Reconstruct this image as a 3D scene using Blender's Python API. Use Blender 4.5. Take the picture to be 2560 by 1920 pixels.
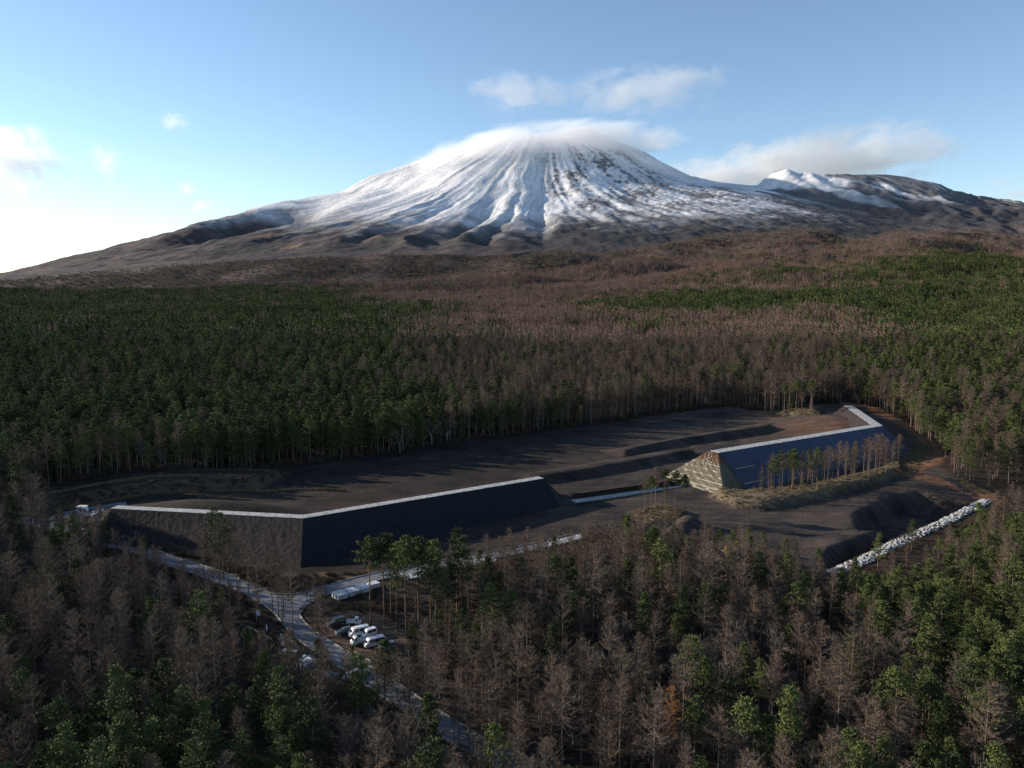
import bpy, math, random
import numpy as np
from mathutils import Vector, Matrix

# ------------------------------------------------------------------ camera, sky, sun, exposure
scene = bpy.context.scene
for o in list(bpy.data.objects):
    bpy.data.objects.remove(o)
C = scene.collection

CAM_H = 80.0
cam_data = bpy.data.cameras.new('camera')
cam_data.sensor_width = 36.0
cam_data.angle = 2 * math.atan(1280 / 1828.0)
cam_data.clip_start = 1.0
cam_data.clip_end = 60000.0
cam = bpy.data.objects.new('camera', cam_data)
cam.location = (0, 0, CAM_H)
cam.rotation_euler = (math.radians(90 - 7.0), 0, 0)
C.objects.link(cam)
scene.camera = cam

SUN_EL, SUN_LEFT = 17.0, 74.0          # degrees above the horizon, degrees to the left of the view
e, a = math.radians(SUN_EL), math.radians(SUN_LEFT)
TO_SUN = Vector((-math.sin(a) * math.cos(e), math.cos(a) * math.cos(e), math.sin(e)))
world = bpy.data.worlds.new('World')
scene.world = world
world.use_nodes = True
wn = world.node_tree
wn.nodes.clear()
w_out = wn.nodes.new('ShaderNodeOutputWorld')
w_bg = wn.nodes.new('ShaderNodeBackground')
w_sky = wn.nodes.new('ShaderNodeTexSky')
w_sky.sky_type = 'NISHITA'
w_sky.sun_disc = False
w_sky.sun_elevation = e
w_sky.sun_rotation = -a
w_sky.altitude = 1100
w_sky.air_density = 1.0
w_sky.dust_density = 0.12
w_sky.ozone_density = 1.7
w_bg.inputs['Strength'].default_value = 0.123
wn.links.new(w_sky.outputs[0], w_bg.inputs['Color'])
wn.links.new(w_bg.outputs[0], w_out.inputs['Surface'])

sun_data = bpy.data.lights.new('sun', 'SUN')
sun_data.energy = 5.0
sun_data.angle = math.radians(0.5)
sun_data.color = (1.0, 0.87, 0.72)
sun = bpy.data.objects.new('sun', sun_data)
sun.rotation_euler = TO_SUN.to_track_quat('Z', 'Y').to_euler()
sun.location = (-200, 100, 300)
C.objects.link(sun)

scene.view_settings.view_transform = 'Standard'
scene.view_settings.look = 'None'
scene.view_settings.exposure = 0.72
scene.view_settings.gamma = 1.0
scene.view_settings.use_curve_mapping = False
scene.render.engine = 'CYCLES'
cy = scene.cycles
cy.max_bounces = 8
cy.diffuse_bounces = 2
cy.glossy_bounces = 2
cy.transmission_bounces = 2
cy.transparent_max_bounces = 8
cy.volume_bounces = 4
cy.volume_step_rate = 0.4
cy.use_denoising = True
cy.denoiser = 'OPENIMAGEDENOISE'
cy.denoising_prefilter = 'NONE'
cy.denoising_input_passes = 'RGB_ALBEDO_NORMAL'

rng = np.random.default_rng(11)
random.seed(5)

# ------------------------------------------------------------------ numeric helpers
def _hash(ix, iy, s):
    h = (ix.astype(np.int64) * 374761393 + iy.astype(np.int64) * 668265263 + s * 982451653) & 0xFFFFFFFF
    h = ((h ^ (h >> 13)) * 1274126177) & 0xFFFFFFFF
    h = h ^ (h >> 16)
    return h.astype(np.float64) / 4294967295.0

def vnoise(x, y, s=0):
    x = np.asarray(x, float); y = np.asarray(y, float)
    ix = np.floor(x); iy = np.floor(y)
    fx = x - ix; fy = y - iy
    ux = fx * fx * fx * (fx * (fx * 6 - 15) + 10); uy = fy * fy * fy * (fy * (fy * 6 - 15) + 10)
    ix = ix.astype(np.int64); iy = iy.astype(np.int64)
    g = lambda dx, dy: (lambda t: np.cos(t) * (fx - dx) + np.sin(t) * (fy - dy))(_hash(ix + dx, iy + dy, s) * 6.2831853)
    n0 = g(0, 0) * (1 - ux) + g(1, 0) * ux
    n1 = g(0, 1) * (1 - ux) + g(1, 1) * ux
    return (n0 * (1 - uy) + n1 * uy) * 1.5

def fbm(x, y, oct=4, s=0):
    r = 0; amp = 1.0; tot = 0
    for i in range(oct):
        r = r + amp * vnoise(x * 2 ** i, y * 2 ** i, s + i * 17); tot += amp; amp *= 0.5
    return r / tot

def ridged(x, y, oct=3, s=0):
    r = 0; amp = 1.0; tot = 0
    for i in range(oct):
        r = r + amp * (1 - np.abs(vnoise(x * 2 ** i, y * 2 ** i, s + i * 13)) * 2); tot += amp; amp *= 0.5
    return r / tot

def sst(a, b, x):
    t = np.clip((x - a) / (b - a), 0, 1)
    return t * t * (3 - 2 * t)

def poly_sd(X, Y, poly):
    """signed distance to a polygon, positive inside"""
    d2 = np.full(X.shape, 1e18); ins = np.zeros(X.shape, bool)
    n = len(poly)
    for i in range(n):
        x0, y0 = poly[i]; x1, y1 = poly[(i + 1) % n]
        dx, dy = x1 - x0, y1 - y0
        t = np.clip(((X - x0) * dx + (Y - y0) * dy) / (dx * dx + dy * dy + 1e-9), 0, 1)
        d2 = np.minimum(d2, (X - x0 - t * dx) ** 2 + (Y - y0 - t * dy) ** 2)
        c = ((y0 > Y) != (y1 > Y))
        xi = (x1 - x0) * (Y - y0) / (y1 - y0 + 1e-12) + x0
        ins ^= c & (X < xi)
    d = np.sqrt(d2)
    return np.where(ins, d, -d)

def line_d(X, Y, pts):
    d2 = np.full(np.shape(X), 1e18)
    for (x0, y0), (x1, y1) in zip(pts, pts[1:]):
        dx, dy = x1 - x0, y1 - y0
        t = np.clip(((X - x0) * dx + (Y - y0) * dy) / (dx * dx + dy * dy + 1e-9), 0, 1)
        d2 = np.minimum(d2, (X - x0 - t * dx) ** 2 + (Y - y0 - t * dy) ** 2)
    return np.sqrt(d2)

# ------------------------------------------------------------------ plan of the site (metres, camera above the origin, view along +Y)
CLEARING = [(-190, 243), (-178.7, 269.5), (-157.9, 287.5), (-129.2, 295.9), (-92.1, 311.1), (-52.3, 334.9), (-16, 358.4), (48.2, 395.1),
            (99.5, 427.7), (135, 446), (150, 424), (172, 424), (182.6, 452.4), (214, 455), (216, 405), (200, 350), (193, 326), (184, 306), (184, 282), (181, 262.5),
            (158.9, 247.3), (120.8, 219.9), (93, 195.7), (86, 200.4), (82.3, 209), (73, 213), (61.9, 219), (50, 230), (28.8, 233.5),
            (12.4, 219.3), (-9.5, 209), (-27.4, 200.4), (-35.6, 193.1), (-44.4, 181.5), (-52.2, 177), (-59.3, 182.1), (-70.9, 190.2), (-81.1, 196.7),
            (-93.4, 204.5), (-106.6, 212.5), (-118.9, 220.9), (-137.9, 228.1), (-148.1, 231.9), (-156.5, 234.9), (-175, 238)]
ROAD_MAIN = [(-210, 252), (-190, 247.5), (-170.2, 243.3), (-157.3, 239), (-145.8, 233.7), (-133.1, 225.6), (-114.6, 216.7), (-104.1, 209.6), (-90.6, 202.1), (-77.3, 193.5),
             (-68.9, 187.8), (-61.1, 180.6), (-55.6, 174), (-52.1, 168.4), (-48.3, 163.8), (-43, 158.5), (-37.2, 153.2), (-31.2, 147.5),
             (-22.5, 138.9), (-15.3, 131.8), (-8.8, 125.5), (0.7, 117.6), (12, 107), (30, 88), (60, 60)]
ROAD_UPPER = [(-160, 240.2), (-159.5, 244), (-156.5, 249), (-150.5, 254.5), (-141, 260.3)]
ROAD_BRANCH = [(-61.1, 180.6), (-55.4, 183.6), (-49.7, 188.6), (-38.7, 196.6), (-27.9, 202.1), (-15.6, 208.1), (-2.4, 213.8), (10.6, 220.9), (22.2, 228.4)]
LOT = [(-48, 172), (-41.4, 176.1), (-31.9, 172), (-24.5, 162.1), (-24, 152), (-31, 150.5), (-42, 161.1)]
BANK = [(-163, 251.5), (-153, 258), (-144.4, 267.2), (-134.1, 273), (-116.7, 274.5), (-98.7, 275), (-92, 300), (-180, 300), (-180, 255)]
STEP2 = [(7.9, 282.1), (36.6, 297.1), (59.1, 311.1), (85.8, 327.8)]
STEP1 = [(50.2, 320.9), (80.8, 346.3), (103.7, 358.4), (140.3, 375.9)]
PIT = [(89.5, 206), (97.5, 216.5), (112, 226), (122.5, 232.5), (113.5, 231.5), (120, 248.6), (138, 263), (156, 274), (160.5, 268), (172.5, 263.2), (163, 256.7), (145, 242.7), (123.3, 227.2), (103, 211), (91.2, 203.2)]
ISLAND = [(89.6, 272), (111.9, 277), (144.1, 295.9), (168.6, 313), (163.5, 297.9), (135.2, 277), (117.1, 266), (99.2, 257.3), (87.8, 251.6), (79.8, 255), (74.2, 268.5), (78.3, 273.5)]
ISLAND2 = [(42.4, 243.3), (43.6, 250.4), (53.4, 257.7), (62.1, 249.4), (56.4, 239.4), (46.7, 236.3)]
BACKISLAND = [(152.5, 416.2), (166.1, 429.7), (183.2, 430.7), (170.7, 400.1), (158.8, 401.3)]
SPOIL = [(55, 243.3), (63.4, 241.3), (67.4, 233.7), (56.8, 221.9), (46.8, 225.9)]
RED_ROAD = [(208.8, 457), (219, 440), (212.2, 390), (205.1, 354.3), (197.5, 334.9), (187, 319), (170.8, 306.9), (165.2, 298.8), (171.3, 290.1), (176.2, 280.1), (178.6, 262.8)]
RIPRAP = [(90.5, 199.5), (104.5, 208.7), (125, 225.4), (146.6, 240.6), (164.8, 254.8), (176.5, 264.4)]
DAM_L = [(-128, 228.6), (-64.2, 218.4), (11, 267)]
DAM_R = [(81.5, 288.2), (176, 347.5), (191, 411)]
CREST_L, CREST_R = 12.0, 17.2

def zb_row(Y):
    d = Y - 166
    return np.where(d > 0, np.interp(d, [0, 350, 700, 1400, 2200, 3300], [0, 14.6, 30, 54, 74, 92]), 0.03 * np.maximum(d, -400))

def bench(X, Y, line, depth, h, w):
    (x0, y0), (x1, y1) = line[0], line[-1]
    L = math.hypot(x1 - x0, y1 - y0); nx, ny = -(y1 - y0) / L, (x1 - x0) / L
    poly = list(line) + [(x + nx * depth, y + ny * depth) for x, y in reversed(line)]
    d = poly_sd(X, Y, poly)
    across = (X - x0) * nx + (Y - y0) * ny
    return h * sst(0, w, d) * (1 - sst(depth * .3, depth, across))

PL = np.array([(0, 1475), (448, 1459), (663, 1404), (943, 1292), (1355, 1153), (1617, 1031), (2009, 938), (2271, 896), (2886, 709), (3458, 593), (4212, 408), (4747, 278), (5105, 200), (5997, 61), (9000, -300)])
PR = np.array([(0, 1475), (300, 1490), (453, 1508), (712, 1446), (1014, 1363), (1189, 1258), (1451, 1132), (1712, 1069), (2103, 1023), (2600, 900), (3500, 640), (5000, 400), (9000, 0)])
PF = np.array([(0, 1475), (450, 1465), (800, 1240), (1100, 1030), (1400, 850), (1900, 660), (2400, 520), (2900, 405), (3600, 235), (5000, 0), (9000, -300)])
QL = np.array([(0, 1120), (450, 1112), (650, 1128), (820, 1085), (960, 990), (1200, 850), (2000, 500), (5000, 100)])
QR = np.array([(0, 1120), (160, 1095), (560, 933), (975, 845), (1230, 785), (2430, 552), (4000, 330), (7000, 150)])
QF = np.array([(0, 1120), (400, 1000), (900, 740), (1500, 540), (2600, 370), (5000, 0)])

def polar_mount(X, Y, cx, cy, pl, pr, pf):
    dx, dy = X - cx, Y - cy
    r = np.hypot(dx, dy) + 1e-6
    c = dx / r
    ay = np.abs(dy)
    side = np.where(dx < 0, np.interp(np.sqrt(dx * dx + 90000) - 300 + .85 * ay, pl[:, 0], pl[:, 1]), np.interp(np.abs(dx) + .55 * ay, pr[:, 0], pr[:, 1]))
    fr = np.interp(r, pf[:, 0], pf[:, 1])
    w = c * c
    return side * w + fr * (1 - w), r, np.arctan2(dy, dx)

def smax(a, b, k):
    return 0.5 * (a + b + np.sqrt((a - b) ** 2 + k * k))

MC = (250.0, 7000.0)
SC = (3310.0, 6600.0)

def mountain_z(X, Y):
    warp = 60 * fbm(X / 500, Y / 500, 3, 5)
    m, r, th = polar_mount(X + warp, Y + warp * .5, MC[0], MC[1], PL, PR, PF)
    amp = sst(350, 900, r) * (1 - sst(3000, 4300, r))
    lw = 0.22 * fbm(X / 700, Y / 700, 3, 31)
    big = ridged(th * 7 + lw * 1.6, r / 2600, 2, 3)
    mid = ridged(th * 13 + lw * 2.5, r / 1800, 2, 9)
    fine = ridged(th * 36 + lw * 3, r / 900, 2, 21)
    irr = .15 + 1.5 * sst(-.25, .3, fbm(th * 3.1, r / 900, 3, 33)); irr2 = .1 + 1.6 * sst(-.2, .3, fbm(th * 6.3, r / 500, 3, 35))
    soft = sst(-.25, .25, fbm(X / 800, Y / 900, 3, 37)) * sst(-2.35, -1.9, th)
    lava = sst(-1.62, -1.5, th) * (1 - sst(-0.75, -0.55, th)) * sst(500, 1000, r)
    m = m + amp * (24 * (big - .5) * (.5 + .65 * sst(-2.5, -1.9, th)) * (.5 + 1.2 * sst(-.3, .3, fbm(X / 900, Y / 900, 2, 39))) + (1 + 6 * soft) * irr * (mid - .5) + (.6 + 5.5 * soft) * irr2 * (fine - .5)) * (1 - .5 * lava)
    m = m + amp * lava * (10 * fbm(th * 26, r / 420, 4, 41) + 7 * ridged(X / 62, Y / 50, 3, 43))
    low = sst(2300, 3200, r) * sst(3400, 3900, Y)
    m = m + low * (15 * (ridged(X / 420 + Y / 900, Y / 380 - X / 1500, 3, 49) - .45) + 10 * fbm(X / 110, Y / 90, 2, 48))
    gw = .018 * fbm(r / 420, th * 9, 2, 36)
    for g0, gd, gwid in ((-1.775, 42, .026), (-1.70, 34, .018), (-1.60, 40, .030), (-1.93, 26, .022), (-2.12, 30, .035), (-2.42, 36, .06)):
        m = m - gd * np.exp(-((th - g0 - gw) / gwid) ** 2) * sst(1050, 2500, r) * (1 - sst(2900, 3500, r))
    # bowls under the left shoulder
    m = m + 75 * np.exp(-(((X - 690) / 250) ** 2 + ((Y - 6900) / 320) ** 2)) - 45 * np.exp(-(((X + 60) / 330) ** 2 + ((Y - 6900) / 450) ** 2))
    m = m - 190 * np.exp(-(((X + 1800 - (Y - 5900) * .3) / 330) ** 2 + ((Y - 5800) / 700) ** 2))
    m = m + 75 * np.exp(-(((X + 2330 - (Y - 5900) * .3) / 210) ** 2 + ((Y - 5850) / 800) ** 2))
    m = m - 70 * np.exp(-(((X + 1050 - (Y - 5900) * .3) / 300) ** 2 + ((Y - 5900) / 700) ** 2))
    s, r2, th2 = polar_mount(X + warp * 1.5, Y + warp, SC[0], SC[1], QL, QR, QF)
    amp2 = sst(150, 700, r2) * (1 - sst(2600, 3800, r2))
    s = s + amp2 * (85 * sst(400, 1000, r2) * (ridged(X / 620 + Y / 900 + lw, Y / 1500 - X / 3000, 3, 51) - .45) + 30 * (ridged(X / 170, Y / 260, 3, 57) - .5))
    return smax(m, s, 50), r, th, r2, lava

def terrain(X, Y):
    X = np.asarray(X, float); Y = np.asarray(Y, float)
    z = zb_row(Y)
    far = sst(1300, 3300, Y)
    z = z + 158 * far * sst(-700, 1300, X) + 40 * sst(900, 2000, Y) * sst(.0, .4, X / (Y + 1))
    z = z + 42 * np.exp(-(((X - 480) / 620) ** 2 + ((Y - 3250) / 420) ** 2))
    z = z + 8 * np.exp(-(((X - 1750) / 500) ** 2 + ((Y - 3150) / 330) ** 2))
    for hx, hy, rx, ry, hh in ((175, 2850, 430, 300, 58), (1066, 3050, 380, 260, 40), (-880, 2950, 210, 160, 42), (-60, 2150, 330, 110, 30), (420, 2350, 200, 150, 30), (1500, 2550, 300, 160, 26), (-420, 2500, 260, 120, 26), (800, 1750, 260, 120, 20), (2050, 2700, 300, 200, 22)):
        q = np.hypot((X - hx) / np.where(X > hx, rx * .62, rx * 1.35), (Y - hy) / ry) + .22 * fbm(X / 140, Y / 140, 2, int(hy))
        z = z + hh * (1 - sst(.25, 1.15, q))
    z = z + far * ((40 + 55 * sst(-900, 200, X)) * fbm(X / 520, Y / 420, 3, 61) + 16 * fbm(X / 150, Y / 120, 2, 67))
    und = sst(430, 900, Y)
    z = z + und * (15 * fbm(X / 230, Y / 260, 3, 71)) + 22 * np.exp(-(((X - 60) / 260) ** 2 + ((Y - 1850) / 150) ** 2)) * (1 + .5 * fbm(X / 120, Y / 120, 2, 73))
    if np.any(Y > 2900):
        m = mountain_z(X, Y)[0]
        k = sst(2900, 3500, Y)
        z = np.where(k > 0, z * (1 - k) + smax(z, m, 40) * k, z)
    near = (np.abs(X) < 300) & (Y > 60) & (Y < 520)
    if np.any(near):
        x = X[near] if X.ndim else X[None]; y = Y[near] if Y.ndim else Y[None]
        d = 0.0
        incl = poly_sd(x, y, CLEARING)
        d = d + 0.28 * fbm(x / 9, y / 9, 3, 81) * sst(-6, 4, incl) + .9 * fbm(x / 30, y / 30, 3, 83) * (1 - sst(-4, 6, incl))
        b = poly_sd(x, y, BANK)
        d = d + 3.4 * sst(0, 6, b) * (1 - sst(14, 42, b))
        d = d + bench(x, y, STEP2, 17, 2.6, 2.6) + bench(x, y, STEP1, 20, 2.9, 3)
        pit = poly_sd(x, y, PIT)
        rim = line_d(x, y, PIT[:8])
        d = d + 1.3 * np.exp(-(rim / 7) ** 2) * .45 * (pit < 2) * (1 + .4 * fbm(x / 5, y / 5, 3, 87)) * sst(92, 100, x)
        d = d - (6.0 + .6 * fbm(x / 6, y / 6, 2, 86)) * sst(-.5, 3.4, pit + .6 * fbm(x / 4, y / 4, 3, 85))
        d = d + (2.6 + .4 * fbm(x / 4, y / 4, 2, 88)) * sst(-1, 3, poly_sd(x, y, ISLAND)) + (1.7 + .4 * fbm(x / 4, y / 4, 2, 89)) * sst(-1, 2.5, poly_sd(x, y, ISLAND2))
        d = d + 1.8 * sst(-1, 4, poly_sd(x, y, BACKISLAND)) + 4.0 * sst(0, 6, poly_sd(x, y, SPOIL))
        d = d + 6.5 * np.exp(-(((x + 108) / 34) ** 2 + ((y - 243) / 13) ** 2))
        d = d + 5.5 * np.exp(-(((x - 172) / 26) ** 2 + ((y - 385) / 26) ** 2))
        rd = np.minimum(line_d(x, y, ROAD_MAIN), np.minimum(line_d(x, y, ROAD_BRANCH), line_d(x, y, ROAD_UPPER)))
        keep = sst(2.2, 5.0, rd)
        d = d * keep
        fill = np.zeros(X.shape)
        if X.ndim:
            fill[near] = d
        else:
            fill = float(d[0])
        z = z + fill
    return z

def tz(x, y):
    return float(terrain(np.array([x]), np.array([y]))[0])

# ------------------------------------------------------------------ object helpers
def tag(o, label=None, cat=None, group=None, kind=None):
    if label: o['label'] = label
    if cat: o['category'] = cat
    if group: o['group'] = group
    if kind: o['kind'] = kind
    return o

def link(o, parent=None):
    C.objects.link(o)
    if parent is not None: o.parent = parent
    return o

def empty(name, loc, rz=0.0, label=None, cat=None, group=None):
    o = bpy.data.objects.new(name, None)
    o.empty_display_size = .5
    o.location = loc; o.rotation_euler = (0, 0, rz)
    link(o)
    return tag(o, label, cat, group)

def mesh_np(name, verts, faces, mats=(), midx=None, smooth=False):
    """verts (n,3); faces = list of index tuples or (k,3)/(k,4) array"""
    me = bpy.data.meshes.new(name)
    verts = np.asarray(verts, np.float32)
    if isinstance(faces, np.ndarray):
        k, c = faces.shape
        me.vertices.add(len(verts)); me.vertices.foreach_set('co', verts.ravel())
        me.loops.add(k * c); me.loops.foreach_set('vertex_index', faces.astype(np.int32).ravel())
        me.polygons.add(k)
        me.polygons.foreach_set('loop_start', np.arange(0, k * c, c, dtype=np.int32))
        me.polygons.foreach_set('loop_total', np.full(k, c, dtype=np.int32))
        me.update(calc_edges=True)
    else:
        me.from_pydata(verts.tolist(), [], faces)
        me.update()
    for m in mats: me.materials.append(m)
    if midx is not None: me.polygons.foreach_set('material_index', np.asarray(midx, np.int32))
    if smooth: me.polygons.foreach_set('use_smooth', np.ones(len(me.polygons), bool))
    me.validate()
    return me

class MB:
    def __init__(s): s.v = []; s.f = []
    def add(s, vs, fs):
        b = len(s.v); s.v += [tuple(p) for p in vs]; s.f += [tuple(i + b for i in f) for f in fs]; return s
    def box(s, cx, cy, cz, sx, sy, sz, rz=0.0, taper=1.0):
        c, n = math.cos(rz), math.sin(rz); vs = []
        for k, t in ((-.5, 1.0), (.5, taper)):
            for i, j in ((-.5, -.5), (.5, -.5), (.5, .5), (-.5, .5)):
                x, y = i * sx * t, j * sy * t
                vs.append((cx + x * c - y * n, cy + x * n + y * c, cz + k * sz))
        return s.add(vs, [(3, 2, 1, 0), (4, 5, 6, 7), (0, 1, 5, 4), (1, 2, 6, 5), (2, 3, 7, 6), (3, 0, 4, 7)])
    def tube(s, p0, p1, r0, r1=None, n=6, caps=True):
        r1 = r0 if r1 is None else r1
        p0 = Vector(p0); p1 = Vector(p1); d = (p1 - p0).normalized()
        u = d.cross(Vector((0, 0, 1)) if abs(d.z) < .9 else Vector((1, 0, 0))).normalized(); w = d.cross(u)
        vs = []
        for p, r in ((p0, r0), (p1, r1)):
            for i in range(n):
                t = 6.28318 * i / n; vs.append(p + u * math.cos(t) * r + w * math.sin(t) * r)
        fs = [(i, (i + 1) % n, n + (i + 1) % n, n + i) for i in range(n)]
        if caps: fs += [tuple(range(n - 1, -1, -1)), tuple(range(n, 2 * n))]
        return s.add(vs, fs)
    def prism(s, poly, z0, z1):
        n = len(poly)
        vs = [(x, y, z0) for x, y in poly] + [(x, y, z1) for x, y in poly]
        fs = [tuple(range(n - 1, -1, -1)), tuple(range(n, 2 * n))] + [(i, (i + 1) % n, n + (i + 1) % n, n + i) for i in range(n)]
        return s.add(vs, fs)
    def build(s, name, mat, parent=None, smooth=False):
        me = bpy.data.meshes.new(name); me.from_pydata(s.v, [], s.f); me.update()
        me.materials.append(mat)
        if smooth:
            for p in me.polygons: p.use_smooth = True
        return link(bpy.data.objects.new(name, me), parent)

def copy_tree(o, parent=None):
    c = o.copy(); C.objects.link(c)
    if parent is not None: c.parent = parent
    for ch in list(o.children): copy_tree(ch, c)
    return c

# ------------------------------------------------------------------ materials
def nodes_of(m):
    m.use_nodes = True
    nt = m.node_tree
    return nt, nt.nodes['Principled BSDF']

def mat(name, col, rough=.8, var=.25, scale=3.0, detail=4.0, bump=0.0, spec=.25, rand=0.0, metal=0.0, hue=None):
    m = bpy.data.materials.new(name)
    nt, bs = nodes_of(m)
    bs.inputs['Roughness'].default_value = rough
    bs.inputs['Specular IOR Level'].default_value = spec
    bs.inputs['Metallic'].default_value = metal
    tc = nt.nodes.new('ShaderNodeTexCoord')
    nz = nt.nodes.new('ShaderNodeTexNoise'); nz.inputs['Scale'].default_value = scale; nz.inputs['Detail'].default_value = detail
    nt.links.new(tc.outputs['Object'], nz.inputs['Vector'])
    mx = nt.nodes.new('ShaderNodeMix'); mx.data_type = 'RGBA'
    lo = [max(0, c * (1 - var)) for c in col]; hi = [min(1, c * (1 + var)) for c in col]
    if hue: hi = [min(1, h * (1 + var)) for h in hue]
    mx.inputs['A'].default_value = (*lo, 1); mx.inputs['B'].default_value = (*hi, 1)
    mr = nt.nodes.new('ShaderNodeMapRange'); mr.inputs['From Min'].default_value = .3; mr.inputs['From Max'].default_value = .7
    nt.links.new(nz.outputs['Fac'], mr.inputs['Value'])
    fac = mr.outputs['Result']
    if rand:
        oi = nt.nodes.new('ShaderNodeObjectInfo')
        ad = nt.nodes.new('ShaderNodeMix'); ad.data_type = 'FLOAT'; ad.inputs['Factor'].default_value = rand
        nt.links.new(fac, ad.inputs['A']); nt.links.new(oi.outputs['Random'], ad.inputs['B']); fac = ad.outputs['Result']
    nt.links.new(fac, mx.inputs['Factor'])
    nt.links.new(mx.outputs['Result'], bs.inputs['Base Color'])
    if bump:
        b = nt.nodes.new('ShaderNodeBump'); b.inputs['Strength'].default_value = bump; b.inputs['Distance'].default_value = .2
        nt.links.new(nz.outputs['Fac'], b.inputs['Height']); nt.links.new(b.outputs[0], bs.inputs['Normal'])
    return m

def attr_mat(name, fine, var, bump, dist, rough=.95, bscale=None):
    """colour comes from the point attribute 'col' (what the place is made of), broken up by noise"""
    m = bpy.data.materials.new(name)
    nt, bs = nodes_of(m)
    bs.inputs['Roughness'].default_value = rough; bs.inputs['Specular IOR Level'].default_value = .12
    at = nt.nodes.new('ShaderNodeAttribute'); at.attribute_name = 'col'
    tc = nt.nodes.new('ShaderNodeTexCoord')
    out = at.outputs['Color']
    if name == 'ground':
        mp = nt.nodes.new('ShaderNodeMapping'); mp.inputs['Rotation'].default_value = (0, 0, math.radians(-32)); mp.inputs['Scale'].default_value = (.035, 1.1, .1)
        ns = nt.nodes.new('ShaderNodeTexNoise'); ns.inputs['Scale'].default_value = 1.0; ns.inputs['Detail'].default_value = 3
        nt.links.new(tc.outputs['Object'], mp.inputs[0]); nt.links.new(mp.outputs[0], ns.inputs['Vector'])
        r0_ = nt.nodes.new('ShaderNodeMapRange'); r0_.inputs['From Min'].default_value = .35; r0_.inputs['From Max'].default_value = .65
        r0_.inputs['To Min'].default_value = .72; r0_.inputs['To Max'].default_value = 1.3
        nt.links.new(ns.outputs['Fac'], r0_.inputs['Value'])
        v0 = nt.nodes.new('ShaderNodeVectorMath'); v0.operation = 'SCALE'
        nt.links.new(out, v0.inputs[0]); nt.links.new(r0_.outputs[0], v0.inputs['Scale']); out = v0.outputs[0]
    hs = []
    for sc in fine:
        nz = nt.nodes.new('ShaderNodeTexNoise'); nz.inputs['Scale'].default_value = sc; nz.inputs['Detail'].default_value = 5; nz.inputs['Roughness'].default_value = .65
        nt.links.new(tc.outputs['Object'], nz.inputs['Vector'])
        mr = nt.nodes.new('ShaderNodeMapRange'); mr.inputs['From Min'].default_value = .25; mr.inputs['From Max'].default_value = .75
        mr.inputs['To Min'].default_value = 1 - var; mr.inputs['To Max'].default_value = 1 + var
        nt.links.new(nz.outputs['Fac'], mr.inputs['Value'])
        vm = nt.nodes.new('ShaderNodeVectorMath'); vm.operation = 'SCALE'
        nt.links.new(out, vm.inputs[0]); nt.links.new(mr.outputs[0], vm.inputs['Scale'])
        out = vm.outputs[0]; hs.append(nz)
    nt.links.new(out, bs.inputs['Base Color'])
    b = nt.nodes.new('ShaderNodeBump'); b.inputs['Strength'].default_value = bump; b.inputs['Distance'].default_value = dist
    src = hs[-1]
    nt.links.new(src.outputs['Fac'], b.inputs['Height']); nt.links.new(b.outputs[0], bs.inputs['Normal'])
    return m

M = {}
M['ground'] = attr_mat('ground', (.06, .7), .28, .5, .5)
M['mountain'] = attr_mat('mountain', (.004, .03), .16, .6, 14)
M['asphalt'] = mat('asphalt', (.125, .132, .148), .85, .22, .5, bump=.1)
M['kerb'] = mat('kerb', (.27, .26, .245), .85, .2, .8)
M['concrete'] = mat('concrete', (.33, .33, .32), .85, .38, .9)
M['white_concrete'] = mat('white_concrete', (.58, .58, .57), .8, .08, .5)
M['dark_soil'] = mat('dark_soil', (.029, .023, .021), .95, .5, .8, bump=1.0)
M['shade_soil'] = mat('shaded_dark_soil', (.014, .0135, .017), .95, .25, .5, bump=.4)  # the dams' dark soil with shade painted in, for slopes away from the sun
M['red_soil'] = mat('red_soil', (.13, .075, .05), .95, .3, .5, bump=.5)
M['blue_shade_face'] = mat('grey_face_blue_shade', (.026, .034, .066), .55, .12, .12, spec=.3)  # grey soil cement; the sky's blue shade is painted into this colour
M['yellow_soil'] = mat('yellow_soil', (.128, .115, .085), .95, .25, .5, bump=.4)
M['pale_lip'] = mat('pale_lip', (.35, .32, .25), .9, .25, 1.2)
M['rust_steel'] = mat('rust_steel', (.055, .035, .028), .7, .35, .8, spec=.3)
M['white_stone'] = mat('white_stone', (.36, .36, .35), .9, .35, .8, rand=.7)
M['pale_rubble'] = mat('pale_rubble', (.56, .56, .55), .9, .25, .8)
M['bark'] = mat('bark', (.135, .11, .09), .95, .35, 2.0, rand=.4)
M['pine_bark'] = mat('pine_bark', (.14, .095, .066), .95, .35, 2.0, rand=.4)
M['pale_bark'] = mat('pale_bark', (.62, .58, .52), .9, .15, 2.0)
M['grey_bark'] = mat('grey_bark', (.20, .185, .165), .95, .3, 2.0, rand=.3)
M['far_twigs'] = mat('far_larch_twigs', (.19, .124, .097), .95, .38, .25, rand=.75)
M['larch_twigs'] = mat('larch_twigs', (.122, .090, .066), .95, .38, .25, rand=.75)
M['orange_twigs'] = mat('orange_twigs', (.28, .13, .05), .95, .25, .5)
M['grey_twigs'] = mat('grey_twigs', (.135, .115, .095), .95, .3, .3, rand=.6)
M['needles'] = mat('needles', (.026, .040, .015), .85, .35, .3, rand=.65, hue=(.086, .105, .030))
M['dry_grass'] = mat('dry_grass', (.20, .152, .088), .95, .3, .4, rand=.5)
M['brush'] = mat('brush', (.065, .043, .030), .95, .35, .4, rand=.7)
M['white_paint'] = mat('white_paint', (.78, .78, .77), .35, .05, 1.0, spec=.5)
M['silver_paint'] = mat('silver_paint', (.52, .53, .54), .35, .05, 1.0, spec=.5)
M['blue_paint'] = mat('blue_grey_paint', (.24, .29, .36), .35, .05, 1.0, spec=.5)
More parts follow.
